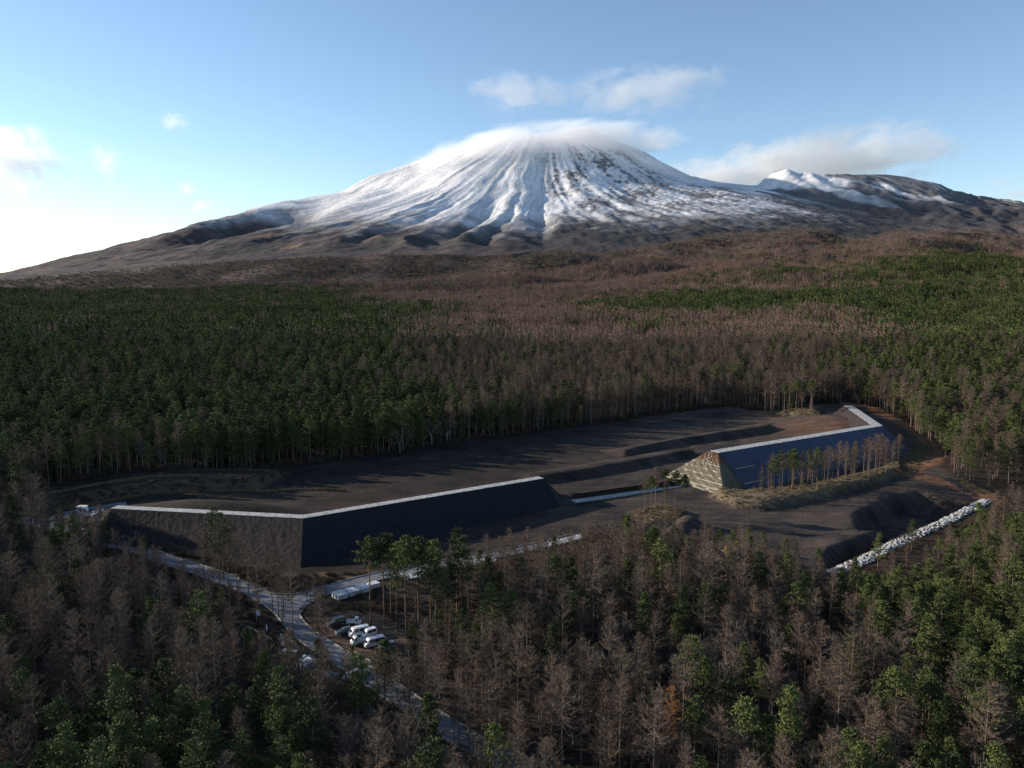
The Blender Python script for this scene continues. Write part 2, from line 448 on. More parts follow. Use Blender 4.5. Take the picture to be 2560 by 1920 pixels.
M['dark_paint'] = mat('dark_paint', (.05, .055, .06), .3, .1, 1.0, spec=.5)
M['glass'] = mat('glass', (.015, .018, .022), .08, .1, 1.0, spec=.6)
M['rubber'] = mat('rubber', (.02, .02, .02), .8, .1, 3.0)
M['rim'] = mat('rim_metal', (.45, .45, .46), .4, .1, 3.0)
M['lamp'] = mat('lamp_glass', (.75, .74, .70), .15, .05, 3.0, spec=.6)
M['tail'] = mat('tail_lamp', (.35, .02, .02), .2, .05, 3.0, spec=.6)
M['yellow'] = mat('yellow_paint', (.72, .45, .03), .45, .12, 1.0)
M['red_cloth'] = mat('red_cloth', (.45, .05, .08), .9, .1, 2.0)
M['white_cloth'] = mat('white_cloth', (.75, .75, .76), .9, .06, 1.5)
M['blue_roof'] = mat('blue_roof', (.30, .37, .48), .6, .12, 1.0)
M['steel'] = mat('steel', (.45, .46, .47), .45, .1, 2.0, spec=.5)
M['wood'] = mat('wood', (.10, .075, .055), .9, .3, 2.0)
M['pale_wood'] = mat('pale_wood', (.50, .44, .33), .9, .2, 2.0)
M['black_bag'] = mat('black_bag', (.03, .03, .032), .6, .2, 2.0)
M['cabin'] = mat('cabin_panel', (.55, .62, .70), .6, .06, 1.0)

# ------------------------------------------------------------------ ground
def axis(lo, hi, a, b, step, g):
    mid = list(np.arange(a, b + .01, step))
    left = []; x = a; s = step
    while x > lo:
        s = s * g; x -= s; left.append(max(x, lo))
    right = []; x = b; s = step
    while x < hi:
        s = min(s * g, 60); x += s; right.append(min(x, hi))
    return np.array(left[::-1] + mid + right)

def lerp(a, b, t):
    return a * (1 - t[..., None]) + np.asarray(b) * t[..., None]

def grid_obj(name, xs, ys, zf, colf, m):
    X, Y = np.meshgrid(xs, ys)
    Z = zf(X, Y)
    V = np.stack([X, Y, Z], -1).reshape(-1, 3)
    nx, ny = len(xs), len(ys)
    i = (np.arange(ny - 1)[:, None] * nx + np.arange(nx - 1)[None]).ravel()
    F = np.stack([i, i + 1, i + nx + 1, i + nx], -1)
    me = mesh_np(name, V, F, [m], smooth=True)
    col = colf(X, Y, Z).reshape(-1, 3)
    at = me.attributes.new('col', 'FLOAT_COLOR', 'POINT')
    at.data.foreach_set('color', np.concatenate([np.clip(col, 0, 1), np.ones((len(col), 1))], 1).astype(np.float32).ravel())
    o = link(bpy.data.objects.new(name, me))
    return tag(o, kind='structure')

def ground_col(X, Y, Z):
    col = np.broadcast_to(np.array([.030, .023, .018]), X.shape + (3,)).copy()
    n = fbm(X / 25, Y / 25, 4, 91)
    col = lerp(col, (.055, .038, .026), sst(-.1, .4, n))
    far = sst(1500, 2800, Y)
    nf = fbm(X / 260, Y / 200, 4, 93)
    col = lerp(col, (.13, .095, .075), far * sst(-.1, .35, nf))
    near = (np.abs(X) < 300) & (Y > 60) & (Y < 520)
    x, y, c = X[near], Y[near], col[near]
    cl = poly_sd(x, y, CLEARING)
    nn = fbm(x / 14, y / 14, 4, 95); n3 = fbm(x / 4, y / 4, 3, 97)
    soil = np.broadcast_to(np.array([.056, .044, .037]), c.shape).copy()
    soil = lerp(soil, (.034, .028, .026), sst(-.05, .3, nn))
    soil = lerp(soil, (.095, .072, .057), .5 * sst(.1, .4, fbm(x / 22, y / 9, 3, 99)))
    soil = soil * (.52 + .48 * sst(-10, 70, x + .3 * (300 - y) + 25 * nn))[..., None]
    # tyre tracks along the site
    tr = sst(.55, .8, np.sin((y * .85 - x * .53) * 1.5 + 3 * fbm(x / 18, y / 18, 2, 101)))
    soil = soil * (1 - .22 * tr * sst(-.1, .2, nn))[..., None]
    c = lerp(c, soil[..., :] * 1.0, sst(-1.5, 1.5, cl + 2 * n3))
    red = np.array([.22, .105, .055])
    c = lerp(c, red, sst(5.5, 2.0, line_d(x, y, RED_ROAD) + 2.5 * n3) * .85)
    c = lerp(c, (.17, .09, .055), .7 * np.exp(-(((x - 165) / 30) ** 2 + ((y - 372) / 26) ** 2)) * sst(-.4, .2, nn))
    c = lerp(c, (.15, .075, .05), .6 * np.exp(-(((x + 32) / 26) ** 2 + ((y - 255) / 9) ** 2)))
    tan = np.array([.19, .145, .08])
    for P, w in ((ISLAND, .5), (ISLAND2, .55), (BACKISLAND, .8)):
        c = lerp(c, tan, w * sst(-.5, 2, poly_sd(x, y, P) + 2 * n3) * sst(-.5, .1, n3 + .2))
    b = poly_sd(x, y, BANK)
    c = lerp(c, (.075, .052, .035), sst(-1, 1, b) * (1 - sst(6, 9, b)))
    # rough brown verge between the road and the dam
    verge = poly_sd(x, y, [(-118, 222), (-62, 197), (-40, 200), (-42, 192), (-54, 186), (-64, 187), (-90, 206)])
    c = lerp(c, (.15, .095, .05), .8 * sst(-2, 2, verge + 3 * n3) * sst(-.3, .2, n3))
    lot = poly_sd(x, y, LOT)
    c = lerp(c, (.085, .06, .045), sst(-2, 1, lot))
    col[near] = c
    return col

xs = axis(-3600, 3800, -190, 232, 1.5, 1.06)
ys = axis(-900, 3500, 96, 470, 1.5, 1.05)
ys = ys[ys <= 3500]
ys[-1] = 3500
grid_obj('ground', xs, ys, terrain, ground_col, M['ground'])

def mount_col(X, Y, Z):
    m, r, th, r2, lava = mountain_z(X, Y)
    n = fbm(X / 240, Y / 240, 5, 111); n2 = fbm(X / 70, Y / 70, 3, 113); n3 = fbm(X / 600, Y / 350, 4, 117)
    col = np.broadcast_to(np.array([.066, .053, .054]), X.shape + (3,)).copy()
    col = lerp(col, (.098, .075, .072), sst(-.1, .35, n3))
    col = lerp(col, (.045, .047, .040), sst(.02, .25, fbm(X / 380, Y / 260, 4, 119)) * (1 - sst(500, 800, Z)))
    col = lerp(col, (.20, .125, .075), .8 * sst(.33, .45, fbm(X / 330, Y / 130, 4, 121)) * (X < -300) * sst(250, 330, Z) * (1 - sst(560, 700, Z)))
    col = lerp(col, (.055, .056, .062), .8 * sst(2600, 1700, r2) * sst(330, 480, Z) * (r > 1700))
    front = np.clip(-np.sin(th), 0, 1) ** 1.5
    left = (np.cos(th) < 0)
    zl = np.where(left, 470 * front + 740 * (1 - front), 520 * front + 780 * (1 - front))
    near2 = sst(2300, 1500, r2) * (r > 2000)
    zl = zl * (1 - near2) + 760 * near2
    snow = sst(-110, 190, Z - zl + 130 * n + 50 * n2)
    # gullies keep the snow, ribs and rubble show through
    lw = 0.22 * fbm(X / 700, Y / 700, 3, 31)
    rib = ridged(th * 36 + lw * 3, r / 900, 2, 21)
    snow = snow * (1 - .25 * sst(.45, .8, rib) * (1 - sst(1000, 1350, Z + 200 * n)))
    rub = sst(-.06, .20, .42 * fbm(th * 24, r / 520, 4, 45) + .45 * fbm(X / 240, Y / 330, 3, 47) + .38 * fbm(X / 36, Y / 42, 3, 43)) * lava
    snow = snow * (1 - .85 * rub)
    gx = fbm(X / 620 + Y / 900 + lw, Y / 1500 - X / 3000, 3, 51)
    bare2 = near2 * sst(-.22, .02, fbm(X / 260 + Y / 420, Y / 900 - X / 1600, 3, 131) + .00028 * (X - 2950))
    snow = snow * (1 - .86 * bare2)
    col = lerp(col, (.040, .042, .045), .85 * sst(-1.75, -1.6, th) * (1 - sst(-1.0, -.7, th)) * sst(3700, 3200, r) * sst(-.3, .0, n + .2))
    col = lerp(col, (.075, .075, .08), sst(300, 600, Z - zl + 500) * .6)
    snowc = np.broadcast_to(np.array([.70, .71, .73]), col.shape)
    return col * (1 - snow * .93)[..., None] + snowc * (snow * .93)[..., None]

mx = np.concatenate([np.arange(-7200, -2700, 28.0), np.arange(-2700, 2200, 12.0), np.arange(2200, 5200, 18.0), np.arange(5200, 8200, 40.0)])
my = np.concatenate([np.arange(3500, 7200, 12.5), np.arange(7200, 9500, 80.0)])
grid_obj('mountain', mx, my, terrain, mount_col, M['mountain'])

# far ridge at the left end of the skyline, and the plain round the volcano
def ridge_z(X, Y):
    return 40 + 150 * np.exp(-(((X + 7250) / 900) ** 2 + ((Y - 8900) / 420) ** 2)) + 12 * fbm(X / 300, Y / 300, 3, 141)
grid_obj('hill', np.arange(-9600, -5400, 60.0), np.arange(8200, 9560, 60.0), ridge_z,
         lambda X, Y, Z: np.broadcast_to(np.array([.05, .055, .05]), X.shape + (3,)).copy(), M['mountain'])
grid_obj('terrain', np.linspace(-15900, 15900, 25), np.linspace(-1400, 9580, 25), lambda X, Y: np.full(X.shape, -40.0),
         lambda X, Y, Z: np.broadcast_to(np.array([.06, .055, .045]), X.shape + (3,)).copy(), M['ground'])

# ------------------------------------------------------------------ clouds
def cloud(label, c, r, dens, feat, thr=.5, tilt=0.0, bend=0.0, soft=.5, seed=0.0, group=None):
    import bmesh
    bm = bmesh.new(); bmesh.ops.create_icosphere(bm, subdivisions=3, radius=1.0)
    me = bpy.data.meshes.new('cloud'); bm.to_mesh(me); bm.free()
    o = link(bpy.data.objects.new('cloud', me)); o.location = c; o.scale = r; o.rotation_euler = (0, tilt, 0)
    m = bpy.data.materials.new('cloud'); m.use_nodes = True; nt = m.node_tree; nt.nodes.clear(); N = nt.nodes; Lk = nt.links
    out = N.new('ShaderNodeOutputMaterial'); v = N.new('ShaderNodeVolumePrincipled')
    v.inputs['Color'].default_value = (1, 1, 1, 1); v.inputs['Anisotropy'].default_value = .35
    tc = N.new('ShaderNodeTexCoord')
    def mth(op, a_, b_=None, clamp=False):
        q = N.new('ShaderNodeMath'); q.operation = op; q.use_clamp = clamp
        for i, val in enumerate((a_, b_)):
            if val is None: continue
            if isinstance(val, (int, float)): q.inputs[i].default_value = val
            else: Lk.new(val, q.inputs[i])
        return q.outputs[0]
    sx = N.new('ShaderNodeSeparateXYZ'); Lk.new(tc.outputs['Object'], sx.inputs[0])
    x, y, z = sx.outputs
    zz = mth('ADD', z, mth('MULTIPLY', mth('MULTIPLY', x, x), bend))
    r2 = mth('ADD', mth('ADD', mth('MULTIPLY', x, x), mth('MULTIPLY', y, y)), mth('MULTIPLY', zz, zz))
    fall = mth('SUBTRACT', 1.0, mth('SQRT', r2))
    cx = N.new('ShaderNodeCombineXYZ')
    Lk.new(mth('MULTIPLY', x, r[0] / feat[0]), cx.inputs[0]); Lk.new(mth('MULTIPLY', y, r[1] / feat[0]), cx.inputs[1]); Lk.new(mth('ADD', mth('MULTIPLY', zz, r[2] / feat[1]), seed), cx.inputs[2])
    nz = N.new('ShaderNodeTexNoise'); nz.inputs['Scale'].default_value = 1.0; nz.inputs['Detail'].default_value = 6.0; nz.inputs['Roughness'].default_value = .62; nz.inputs['Distortion'].default_value = .35
    Lk.new(cx.outputs[0], nz.inputs['Vector'])
    d = mth('ADD', mth('SUBTRACT', nz.outputs['Fac'], thr - .02), mth('MULTIPLY', mth('SUBTRACT', fall, .22), soft))
    edge = mth('MULTIPLY', fall, 4.0, True)
    d = mth('MULTIPLY', mth('MULTIPLY', mth('MULTIPLY', d, 4.0, True), edge), dens)
    Lk.new(d, v.inputs['Density']); Lk.new(v.outputs[0], out.inputs['Volume'])
    me.materials.append(m)
    return tag(o, label, 'cloud', group)
cloud('white cap cloud draped over the summit of the snowy volcano', (300, 6430, 1345), (1400, 540, 215), .0045, (560, 200), .47, math.radians(-6.5), .38, .6, 1.0)
cloud('long white cloud bank behind the second snowy peak', (4550, 10900, 2000), (2500, 700, 560), .0030, (600, 330), .50, math.radians(-7), .0, .42, 4.0)
cloud('pale cloud behind the saddle between the two peaks', (3000, 10900, 1760), (1250, 500, 420), .0022, (420, 280), .52, 0, 0, .42, 9.0)
cloud('thin white cloud high above the summit, wider of the pair', (1980, 11300, 3070), (1650, 500, 470), .0014, (520, 280), .53, math.radians(-5), 0, .42, 2.0)
cloud('thin white cloud high above the summit, narrower of the pair', (150, 11300, 3060), (1050, 400, 420), .0013, (420, 260), .53, 0, 0, .42, 6.0)
cloud('bright cumulus cloud at the low edge of the sky', (-7600, 11300, 2050), (950, 450, 650), .003, (380, 330), .50, 0, 0, .42, 11.0)
for i, (x, z, a_, b_, lab) in enumerate(((-6120, 2060, 210, 260, 'ragged little cloud beside the bright cumulus'), (-5040, 2640, 230, 130, 'small flat cloud puff highest over the long ridge'),
                                          (-4900, 1660, 130, 110, 'tiny round cloud puff just above the long ridge'), (-4680, 1400, 190, 110, 'small cloud puff nearly touching the long ridge'),
                                          (7800, 1620, 800, 260, 'low pale cloud behind the end of the second mountain'), (-6800, 1980, 300, 200, 'faint torn cloud next to the bright cumulus'))):
    cloud(lab, (x, 11300, z), (a_ * 1.6, 250, b_ * 1.6), .0022 if i != 5 else .0018, (120 + a_ * .2, 90), .58, 0, 0, .42, 20.0 + i * 3)

# ------------------------------------------------------------------ roads
def ribbon(pts, width, lift, name, m, edge=None, step=2.0):
    P = [Vector((x, y, 0)) for x, y in pts]
    # resample with a Catmull-Rom curve
    out = []
    for i in range(len(P) - 1):
        p0 = P[max(i - 1, 0)]; p1 = P[i]; p2 = P[i + 1]; p3 = P[min(i + 2, len(P) - 1)]
        n = max(2, int((p2 - p1).length / step))
        for k in range(n):
            t = k / n
            out.append(0.5 * ((2 * p1) + (p2 - p0) * t + (2 * p0 - 5 * p1 + 4 * p2 - p3) * t * t + (3 * p1 - p0 - 3 * p2 + p3) * t ** 3))
    out.append(P[-1])
    vs = []; offs = [-.5, -.25, 0, .25, .5]
    for i, p in enumerate(out):
        d = (out[min(i + 1, len(out) - 1)] - out[max(i - 1, 0)]).normalized()
        nrm = Vector((-d.y, d.x, 0))
        w = width(i / (len(out) - 1)) if callable(width) else width
        zc = tz(p.x, p.y)
        for k in offs:
            q = p + nrm * w * k
            vs.append((q.x, q.y, max(zc, tz(q.x, q.y)) + lift))
    n = len(offs)
    fs = [(i * n + k, (i + 1) * n + k, (i + 1) * n + k + 1, i * n + k + 1) for i in range(len(out) - 1) for k in range(n - 1)]
    fs = [tuple(reversed(f)) for f in fs]
    o = link(bpy.data.objects.new(name, mesh_np(name, vs, fs, [m], smooth=True)))
    tag(o, kind='structure')
    return out, vs

road_pts, road_vs = ribbon(ROAD_MAIN, 4.6, .10, 'road', M['asphalt'])
br_pts, br_vs = ribbon(ROAD_BRANCH[0:1] + ROAD_BRANCH[1:], lambda t: 4.6 if t < .75 else 3.6, .105, 'road', M['asphalt'])
ribbon(ROAD_UPPER, 4.6, .115, 'road', M['asphalt'])
# paved fork where the two roads meet
fk = [(-72.5, 188.5), (-64, 185.5), (-57, 184.9), (-50.5, 190.2), (-48.2, 187.2), (-51.5, 183.2), (-53.6, 179), (-53.7, 174.5), (-51, 170), (-56, 170.5), (-63, 178.8), (-73.5, 187.5)]
mbk = MB(); cz = [tz(x, y) + .125 for x, y in fk]
mbk.add([(x, y, z) for (x, y), z in zip(fk, cz)] + [(-59, 181, tz(-59, 181) + .13)], [(i, (i + 1) % len(fk), len(fk)) for i in range(len(fk))])
tag(mbk.build('road', M['asphalt']), kind='structure')

def kerb(pts, h=.14, w=.22):
    mb = MB()
    for (x0, y0), (x1, y1) in zip(pts, pts[1:]):
        L = math.hypot(x1 - x0, y1 - y0); n = max(1, int(L / 2.2))
        for k in range(n):
            ax, ay = x0 + (x1 - x0) * k / n, y0 + (y1 - y0) * k / n
            bx, by = x0 + (x1 - x0) * (k + 1) / n, y0 + (y1 - y0) * (k + 1) / n
            mx_, my_ = (ax + bx) / 2, (ay + by) / 2
            mb.box(mx_, my_, tz(mx_, my_) + .10 + h / 2, L / n - .02, w, h + .2, math.atan2(by - ay, bx - ax))
    return tag(mb.build('kerb', M['kerb']), kind='structure')
def off(pts, d):
    out = []
    for i, (x, y) in enumerate(pts):
        a0 = pts[max(i - 1, 0)]; b0 = pts[min(i + 1, len(pts) - 1)]
        tx, ty = b0[0] - a0[0], b0[1] - a0[1]; L = math.hypot(tx, ty)
        out.append((x - ty / L * d, y + tx / L * d))
    return out
rp = [(p.x, p.y) for p in road_pts]; bp = [(p.x, p.y) for p in br_pts]
kerb([p for p in off(rp, -2.5) if p[0] < 2][::3])
kerb([p for p in off(rp, 2.5) if p[0] < -74 and p[0] > -150][::3])
kerb([(-74, 191), (-64, 186.2), (-57.5, 185.6), (-51, 190.6)] + [p for p in off(bp, 2.5) if p[0] > -50][::3])
kerb([p for p in reversed(off(bp, -2.5)) if p[0] > -48][::3] + [(-48, 186.8), (-51, 183.2), (-53.0, 179), (-53.2, 174.5), (-50.4, 170)] + [p for p in off(rp, 2.5) if p[0] > -49.5 and p[0] < 2][::3])

# ------------------------------------------------------------------ the two earth dams
def mitre(pts):
    out = []
    for i, p in enumerate(pts):
        dirs = []
        if i > 0: dirs.append((Vector(p) - Vector(pts[i - 1])).normalized())
        if i < len(pts) - 1: dirs.append((Vector(pts[i + 1]) - Vector(p)).normalized())
        n = Vector((0, 0))
        for d in dirs: n += Vector((d.y, -d.x))          # right-hand normal = towards the camera
        n.normalize()
        k = 1 / max(.35, n.dot(Vector((dirs[0].y, -dirs[0].x))))
        out.append(n * k)
    return out

def dam_face(A, B, toeA, toeB, name, m, root, nu=40, nv=10, rough=.12, label=None):
    """a battered face between crest edge A-B and toe toeA-toeB, slightly uneven"""
    vs = []
    A, B, toeA, toeB = map(Vector, (A, B, toeA, toeB))
    nrm = (B - A).cross(toeA - A).normalized()
    for j in range(nv + 1):
        for i in range(nu + 1):
            u, v = i / nu, j / nv
            p = (A * (1 - u) + B * u) * (1 - v) + (toeA * (1 - u) + toeB * u) * v
            e_ = rough * (0 if (j == 0 or i in (0, nu)) else float(vnoise(np.array([p.x * .7]), np.array([p.y * .7 + p.z]), 7)[0]))
            vs.append(p + nrm * e_)
    fs = [(j * (nu + 1) + i, j * (nu + 1) + i + 1, (j + 1) * (nu + 1) + i + 1, (j + 1) * (nu + 1) + i) for j in range(nv) for i in range(nu)]
    o = link(bpy.data.objects.new(name, mesh_np(name, vs, fs, [m])), root)
    if label: o['label'] = label
    return o

def dam(label, line, crest, width, slope, face_mats, base, ends):
    root = empty('earth_dam', (line[1][0], line[1][1], base), 0, label, 'dam')
    O = Vector((line[1][0], line[1][1], base))
    n = mitre(line)
    hgt = crest - base
    loc = lambda p, z: Vector((p[0] - O.x, p[1] - O.y, z - base))
    edge = lambda i, s, z: loc(Vector(line[i]) + n[i] * s, z)
    hw = width / 2
    # crest pavement
    mb = MB()
    for i in range(len(line) - 1):
        L = (Vector(line[i + 1]) - Vector(line[i])).length; k = max(1, round(L / 9.0))
        for j in range(k):
            u0, u1 = j / k + (.0006 if j else 0), (j + 1) / k - .0006
            q = []
            for z in (crest - .25, crest + .12):
                for u, s in ((u0, hw), (u1, hw), (u1, -hw), (u0, -hw)):
                    q.append(edge(i, s, z) * (1 - u) + edge(i + 1, s, z) * u)
            slab = MB().add(q, [(3, 2, 1, 0), (4, 5, 6, 7), (0, 1, 5, 4), (1, 2, 6, 5), (2, 3, 7, 6), (3, 0, 4, 7)])
            slab.build('crest_slab', M['concrete'], root)
    tw = [hw + (slope[i] if isinstance(slope, tuple) else slope) * (hgt + 1.0) for i in range(len(line))]
    for i in range(len(line) - 1):
        dam_face(edge(i, hw + .05, crest), edge(i + 1, hw + .05, crest), edge(i, tw[i], base - 1), edge(i + 1, tw[i + 1], base - 1), 'front_slope', face_mats[i], root, label=('sunlit brown slope', 'black shaded slope')[i] if face_mats[0] is M['dark_soil'] else ('smooth grey slope in blue shade', 'black shaded slope round the corner')[i])
        dam_face(edge(i + 1, -hw - .05, crest), edge(i, -hw - .05, crest), edge(i + 1, -tw[i + 1], base - 1), edge(i, -tw[i], base - 1), 'rear_slope', M['dark_soil'], root)
    for i, fl in ends:
        d = (Vector(line[i]) - Vector(line[1 if i == 0 else i - 1])).normalized()
        c1, c2 = edge(i, hw + .05, crest), edge(i, -hw - .05, crest)
        dd = Vector((d.x, d.y, 0)) * fl * (hgt + 1)
        t1, t2 = edge(i, tw[i], base - 1), edge(i, -tw[i], base - 1)
        s1, s2 = c1 + dd, c2 + dd
        s1.z = s2.z = -1
        # hip fans and the end slope
        mb = MB()
        mb.add([c1, c2, s1, s2, t1, t2], [(0, 1, 3, 2), (0, 2, 4), (1, 5, 3)] if i == 0 else [(1, 0, 2, 3), (0, 4, 2), (1, 3, 5)])
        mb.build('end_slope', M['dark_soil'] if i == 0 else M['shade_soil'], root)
    return root

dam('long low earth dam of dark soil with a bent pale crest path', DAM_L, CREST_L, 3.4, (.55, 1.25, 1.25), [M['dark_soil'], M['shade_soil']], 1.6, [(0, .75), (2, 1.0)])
rootR = dam('higher earth dam with grey face in blue shade and stepped yellow end', DAM_R, CREST_R, 4.6, 1.15, [M['blue_shade_face'], M['shade_soil']], 4.2, [(2, .7)])

# stepped, layered end of the higher dam
def layered_end():
    O = Vector((DAM_R[1][0], DAM_R[1][1], 4.2))
    A = Vector(DAM_R[0]); d = (Vector(DAM_R[1]) - A).normalized(); n = Vector((d.y, -d.x))
    hgt = CREST_R - 4.2; k = 24
    for i in range(k):
        z0 = CREST_R - (i + 1) * (hgt + 1.0) / k; z1 = CREST_R - i * (hgt + 1.0) / k
        if i == 0: z1 -= .06
        s = (CREST_R - (z0 + z1) / 2)
        endo = .8 + s * .95
        tf, tb = 2.3 + 1.15 * s - .25, 2.3 + 1.15 * s
        m = M['red_soil'] if i < 6 else M['yellow_soil']
        mb = MB(); mseg = 14
        front = []
        for j in range(mseg + 1):
            t = tf + (-tb - tf) * j / mseg
            e_ = endo + .25 * math.sin(j * 2.1 + i * 1.7) * (0 if j in (0, mseg) else 1)
            front.append((t, e_))
        poly = [(tf, -9)] + front + [(-tb, -9)]
        P = [(A + n * t - d * e_) for t, e_ in poly]
        mb.prism([(p.x - O.x, p.y - O.y) for p in P], z0 - O.z - .3, z1 - O.z)
        o = mb.build('soil_layer', m, rootR)
        if i < 6: o['label'] = 'reddish soil layer near the crest'
        if i >= 7 and i % 3 == 1 or i >= 19:
            # broken pale lip left along the layer's edge
            rr = random.Random(i)
            for j in range(mseg):
                if rr.random() < (.55 if i < 16 else .75):
                    (t0, e0), (t1, e1) = front[j], front[j + 1]
                    p0 = A + n * t0 - d * (e0 + .03); p1 = A + n * t1 - d * (e1 + .03)
                    w = rr.uniform(.12, .35)
                    MB().add([(p.x - O.x, p.y - O.y, z) for z in (z1 - O.z - w, z1 - O.z + .05) for p in (p0, p1, p1 + d * .5, p0 + d * .5)],
                             [(3, 2, 1, 0), (4, 5, 6, 7), (0, 1, 5, 4), (1, 2, 6, 5), (2, 3, 7, 6), (3, 0, 4, 7)]).build('pale_lip', M['pale_lip'], rootR)
    # pale spill of gravel under the crest end
    mb = MB(); rr = random.Random(3)
    for q in range(60):
        s = rr.uniform(.3, 5.0); t = rr.gauss(0, .7 + s * .22)
        p = A + n * t - d * (.9 + s * .95 + .1)
        mb.box(p.x - O.x, p.y - O.y, CREST_R - s - O.z + .1, rr.uniform(.2, .6), rr.uniform(.2, .6), .25, rr.random() * 3)
    mb.build('gravel_spill', M['pale_lip'], rootR)['kind'] = 'stuff'
    # two pale ledges on the blue shaded face
    for s0, ln, h in ((3.2, 11, 5.6), (3.6, 11, 10.3)):
        t = 2.35 + 1.15 * h
        p = A + n * t + d * (s0 + ln / 2 - h * .2)
        MB().box(p.x - O.x, p.y - O.y, CREST_R - h - O.z + .1, ln, .5, .35, math.atan2(d.y, d.x)).build('pale_ledge', M['kerb'], rootR)
layered_end()

# ------------------------------------------------------------------ steel barrier between the dams
def barrier():
    A, B = Vector((22.5, 263.5)), Vector((68.2, 285.5))
    d = (B - A).normalized(); n = Vector((d.y, -d.x)); L = (B - A).length
    z = tz(*((A + B) / 2))
    rt = empty('steel_barrier', (A.x, A.y, z), math.atan2(d.y, d.x), 'long rusty steel slit barrier closing the gap between the two dams', 'barrier')
    MB().box(L / 2, .45, 1.0, L, .18, 2.2).build('back_plate', M['rust_steel'], rt)
    MB().box(L / 2, .1, 2.15, L, .75, .18).build('top_beam', M['rust_steel'], rt)
    k = 42
    proto = MB().box(0, 0, 1.0, .28, .5, 2.1).build('post', M['rust_steel'], rt)
    for i in range(k):
        p = proto if i == 0 else copy_tree(proto, rt)
        p.location = (L * (i + .5) / k, 0, 0)
    mb = MB().box(L / 2 + 1, -2.2, 0.0, L + 4, 3.2, .5)
    mb.build('apron', M['concrete'], rt)
barrier()

# ------------------------------------------------------------------ stones
def rock_mesh(name, seed, m):
    r = random.Random(seed)
    import bmesh
    bm = bmesh.new(); bmesh.ops.create_icosphere(bm, subdivisions=1, radius=.5)
    for v in bm.verts:
        v.co *= r.uniform(.72, 1.15); v.co.z *= .8
    me = bpy.data.meshes.new(name); bm.to_mesh(me); bm.free(); me.materials.append(m)
    return me
ROCKS = [rock_mesh('stone', i, M['white_stone']) for i in range(6)]
bank_root = empty('boulder_bank', (*RIPRAP[2], tz(*RIPRAP[2])), 0, 'long bank of piled white boulders along the dark channel', 'boulder bank')
rr = random.Random(8)
seg = []
for (x0, y0), (x1, y1) in zip(RIPRAP, RIPRAP[1:]): seg.append(((x0, y0), (x1, y1), math.hypot(x1 - x0, y1 - y0)))
tot = sum(s[2] for s in seg)
stones = []
for i in range(1500):
    t = rr.random() * tot
    for (a0, b0, L) in seg:
        if t <= L: break
        t -= L
    u = t / L; d = Vector((b0[0] - a0[0], b0[1] - a0[1])).normalized(); n = Vector((-d.y, d.x))
    o_ = rr.uniform(-1.9, 1.9)
    x, y = a0[0] + d.x * t + n.x * (o_ - .2), a0[1] + d.y * t + n.y * (o_ - .2)
    zb0 = tz(a0[0] + d.x * t - n.x * 4.5, a0[1] + d.y * t - n.y * 4.5)
    stones.append((x, y, zb0 + .1 + .7 * rr.uniform(.4, 1) * (1 - (o_ / 2.2) ** 2), rr.choice((.35, .5, .65, .8, 1.1)) * rr.uniform(.85, 1.15)))
stones.sort(key=lambda s: (s[1]))
o0 = Vector((*RIPRAP[2], tz(*RIPRAP[2])))
mbs = MB()
for i, (x, y, z, s) in enumerate(stones):
    me = ROCKS[i % 6]
    if i < 290:
        o = link(bpy.data.objects.new('stone', me), bank_root)
        o.location = Vector((x, y, z)) - o0; o.scale = (s, s * rr.uniform(.8, 1.2), s * rr.uniform(.7, 1)); o.rotation_euler = (0, 0, rr.random() * 6)
    else:
        c, sn = math.cos(i), math.sin(i)
        mbs.add([((v.co.x * c - v.co.y * sn) * s + x - o0.x, (v.co.x * sn + v.co.y * c) * s + y - o0.y, v.co.z * s * .85 + z - o0.z) for v in me.vertices], [tuple(p.vertices) for p in me.polygons])
mbs.build('stone_pile', M['white_stone'], bank_root)['kind'] = 'stuff'

for (x, y, s, lab) in ((67.8, 282.2, 1.9, 'big white boulder at the end of the rusty steel barrier'), (60.5, 244.5, 1.3, 'white boulder at the edge of the grassy knoll with small pines'),
                       (66, 293.5, .9, 'small pale boulder lying on the dark terrace step')):
    o = link(bpy.data.objects.new('boulder', ROCKS[3].copy())); o.location = (x, y, tz(x, y) + .3 * s); o.scale = (s * 1.2, s, s)
    tag(o, lab, 'boulder')

# white rubble laid along the branch road
def rubble(name, pts, n, w, smin, smax, label):
    mb = MB(); r = random.Random(n)
    P = [Vector(p) for p in pts]; L = [(b - a_).length for a_, b in zip(P, P[1:])]
    for i in range(n):
        t = r.random() * sum(L); k = 0
        while t > L[k]: t -= L[k]; k += 1
        d = (P[k + 1] - P[k]).normalized(); nn = Vector((-d.y, d.x))
        p = P[k] + d * t + nn * r.uniform(-w, w); s = r.uniform(smin, smax)
        me = ROCKS[i % 6]; c, sn = math.cos(i), math.sin(i); z = tz(p.x, p.y) + .1 + .15 * r.random()
        mb.add([((v.co.x * c - v.co.y * sn) * s + p.x, (v.co.x * sn + v.co.y * c) * s + p.y, v.co.z * s + z) for v in me.vertices], [tuple(q.vertices) for q in me.polygons])
    o = mb.build(name, M['pale_rubble']); tag(o, label, 'rubble', kind='stuff')
rubble('white_rubble', [(-31, 196.6), (-15, 204.6), (-5, 209.2)], 620, 1.7, .3, .9, 'strip of broken white stone beside the narrow service road')
rubble('white_gravel', [(9, 219.6), (23, 227.6)], 420, 1.5, .25, .7, 'pale gravel spread at the far end of the service road')

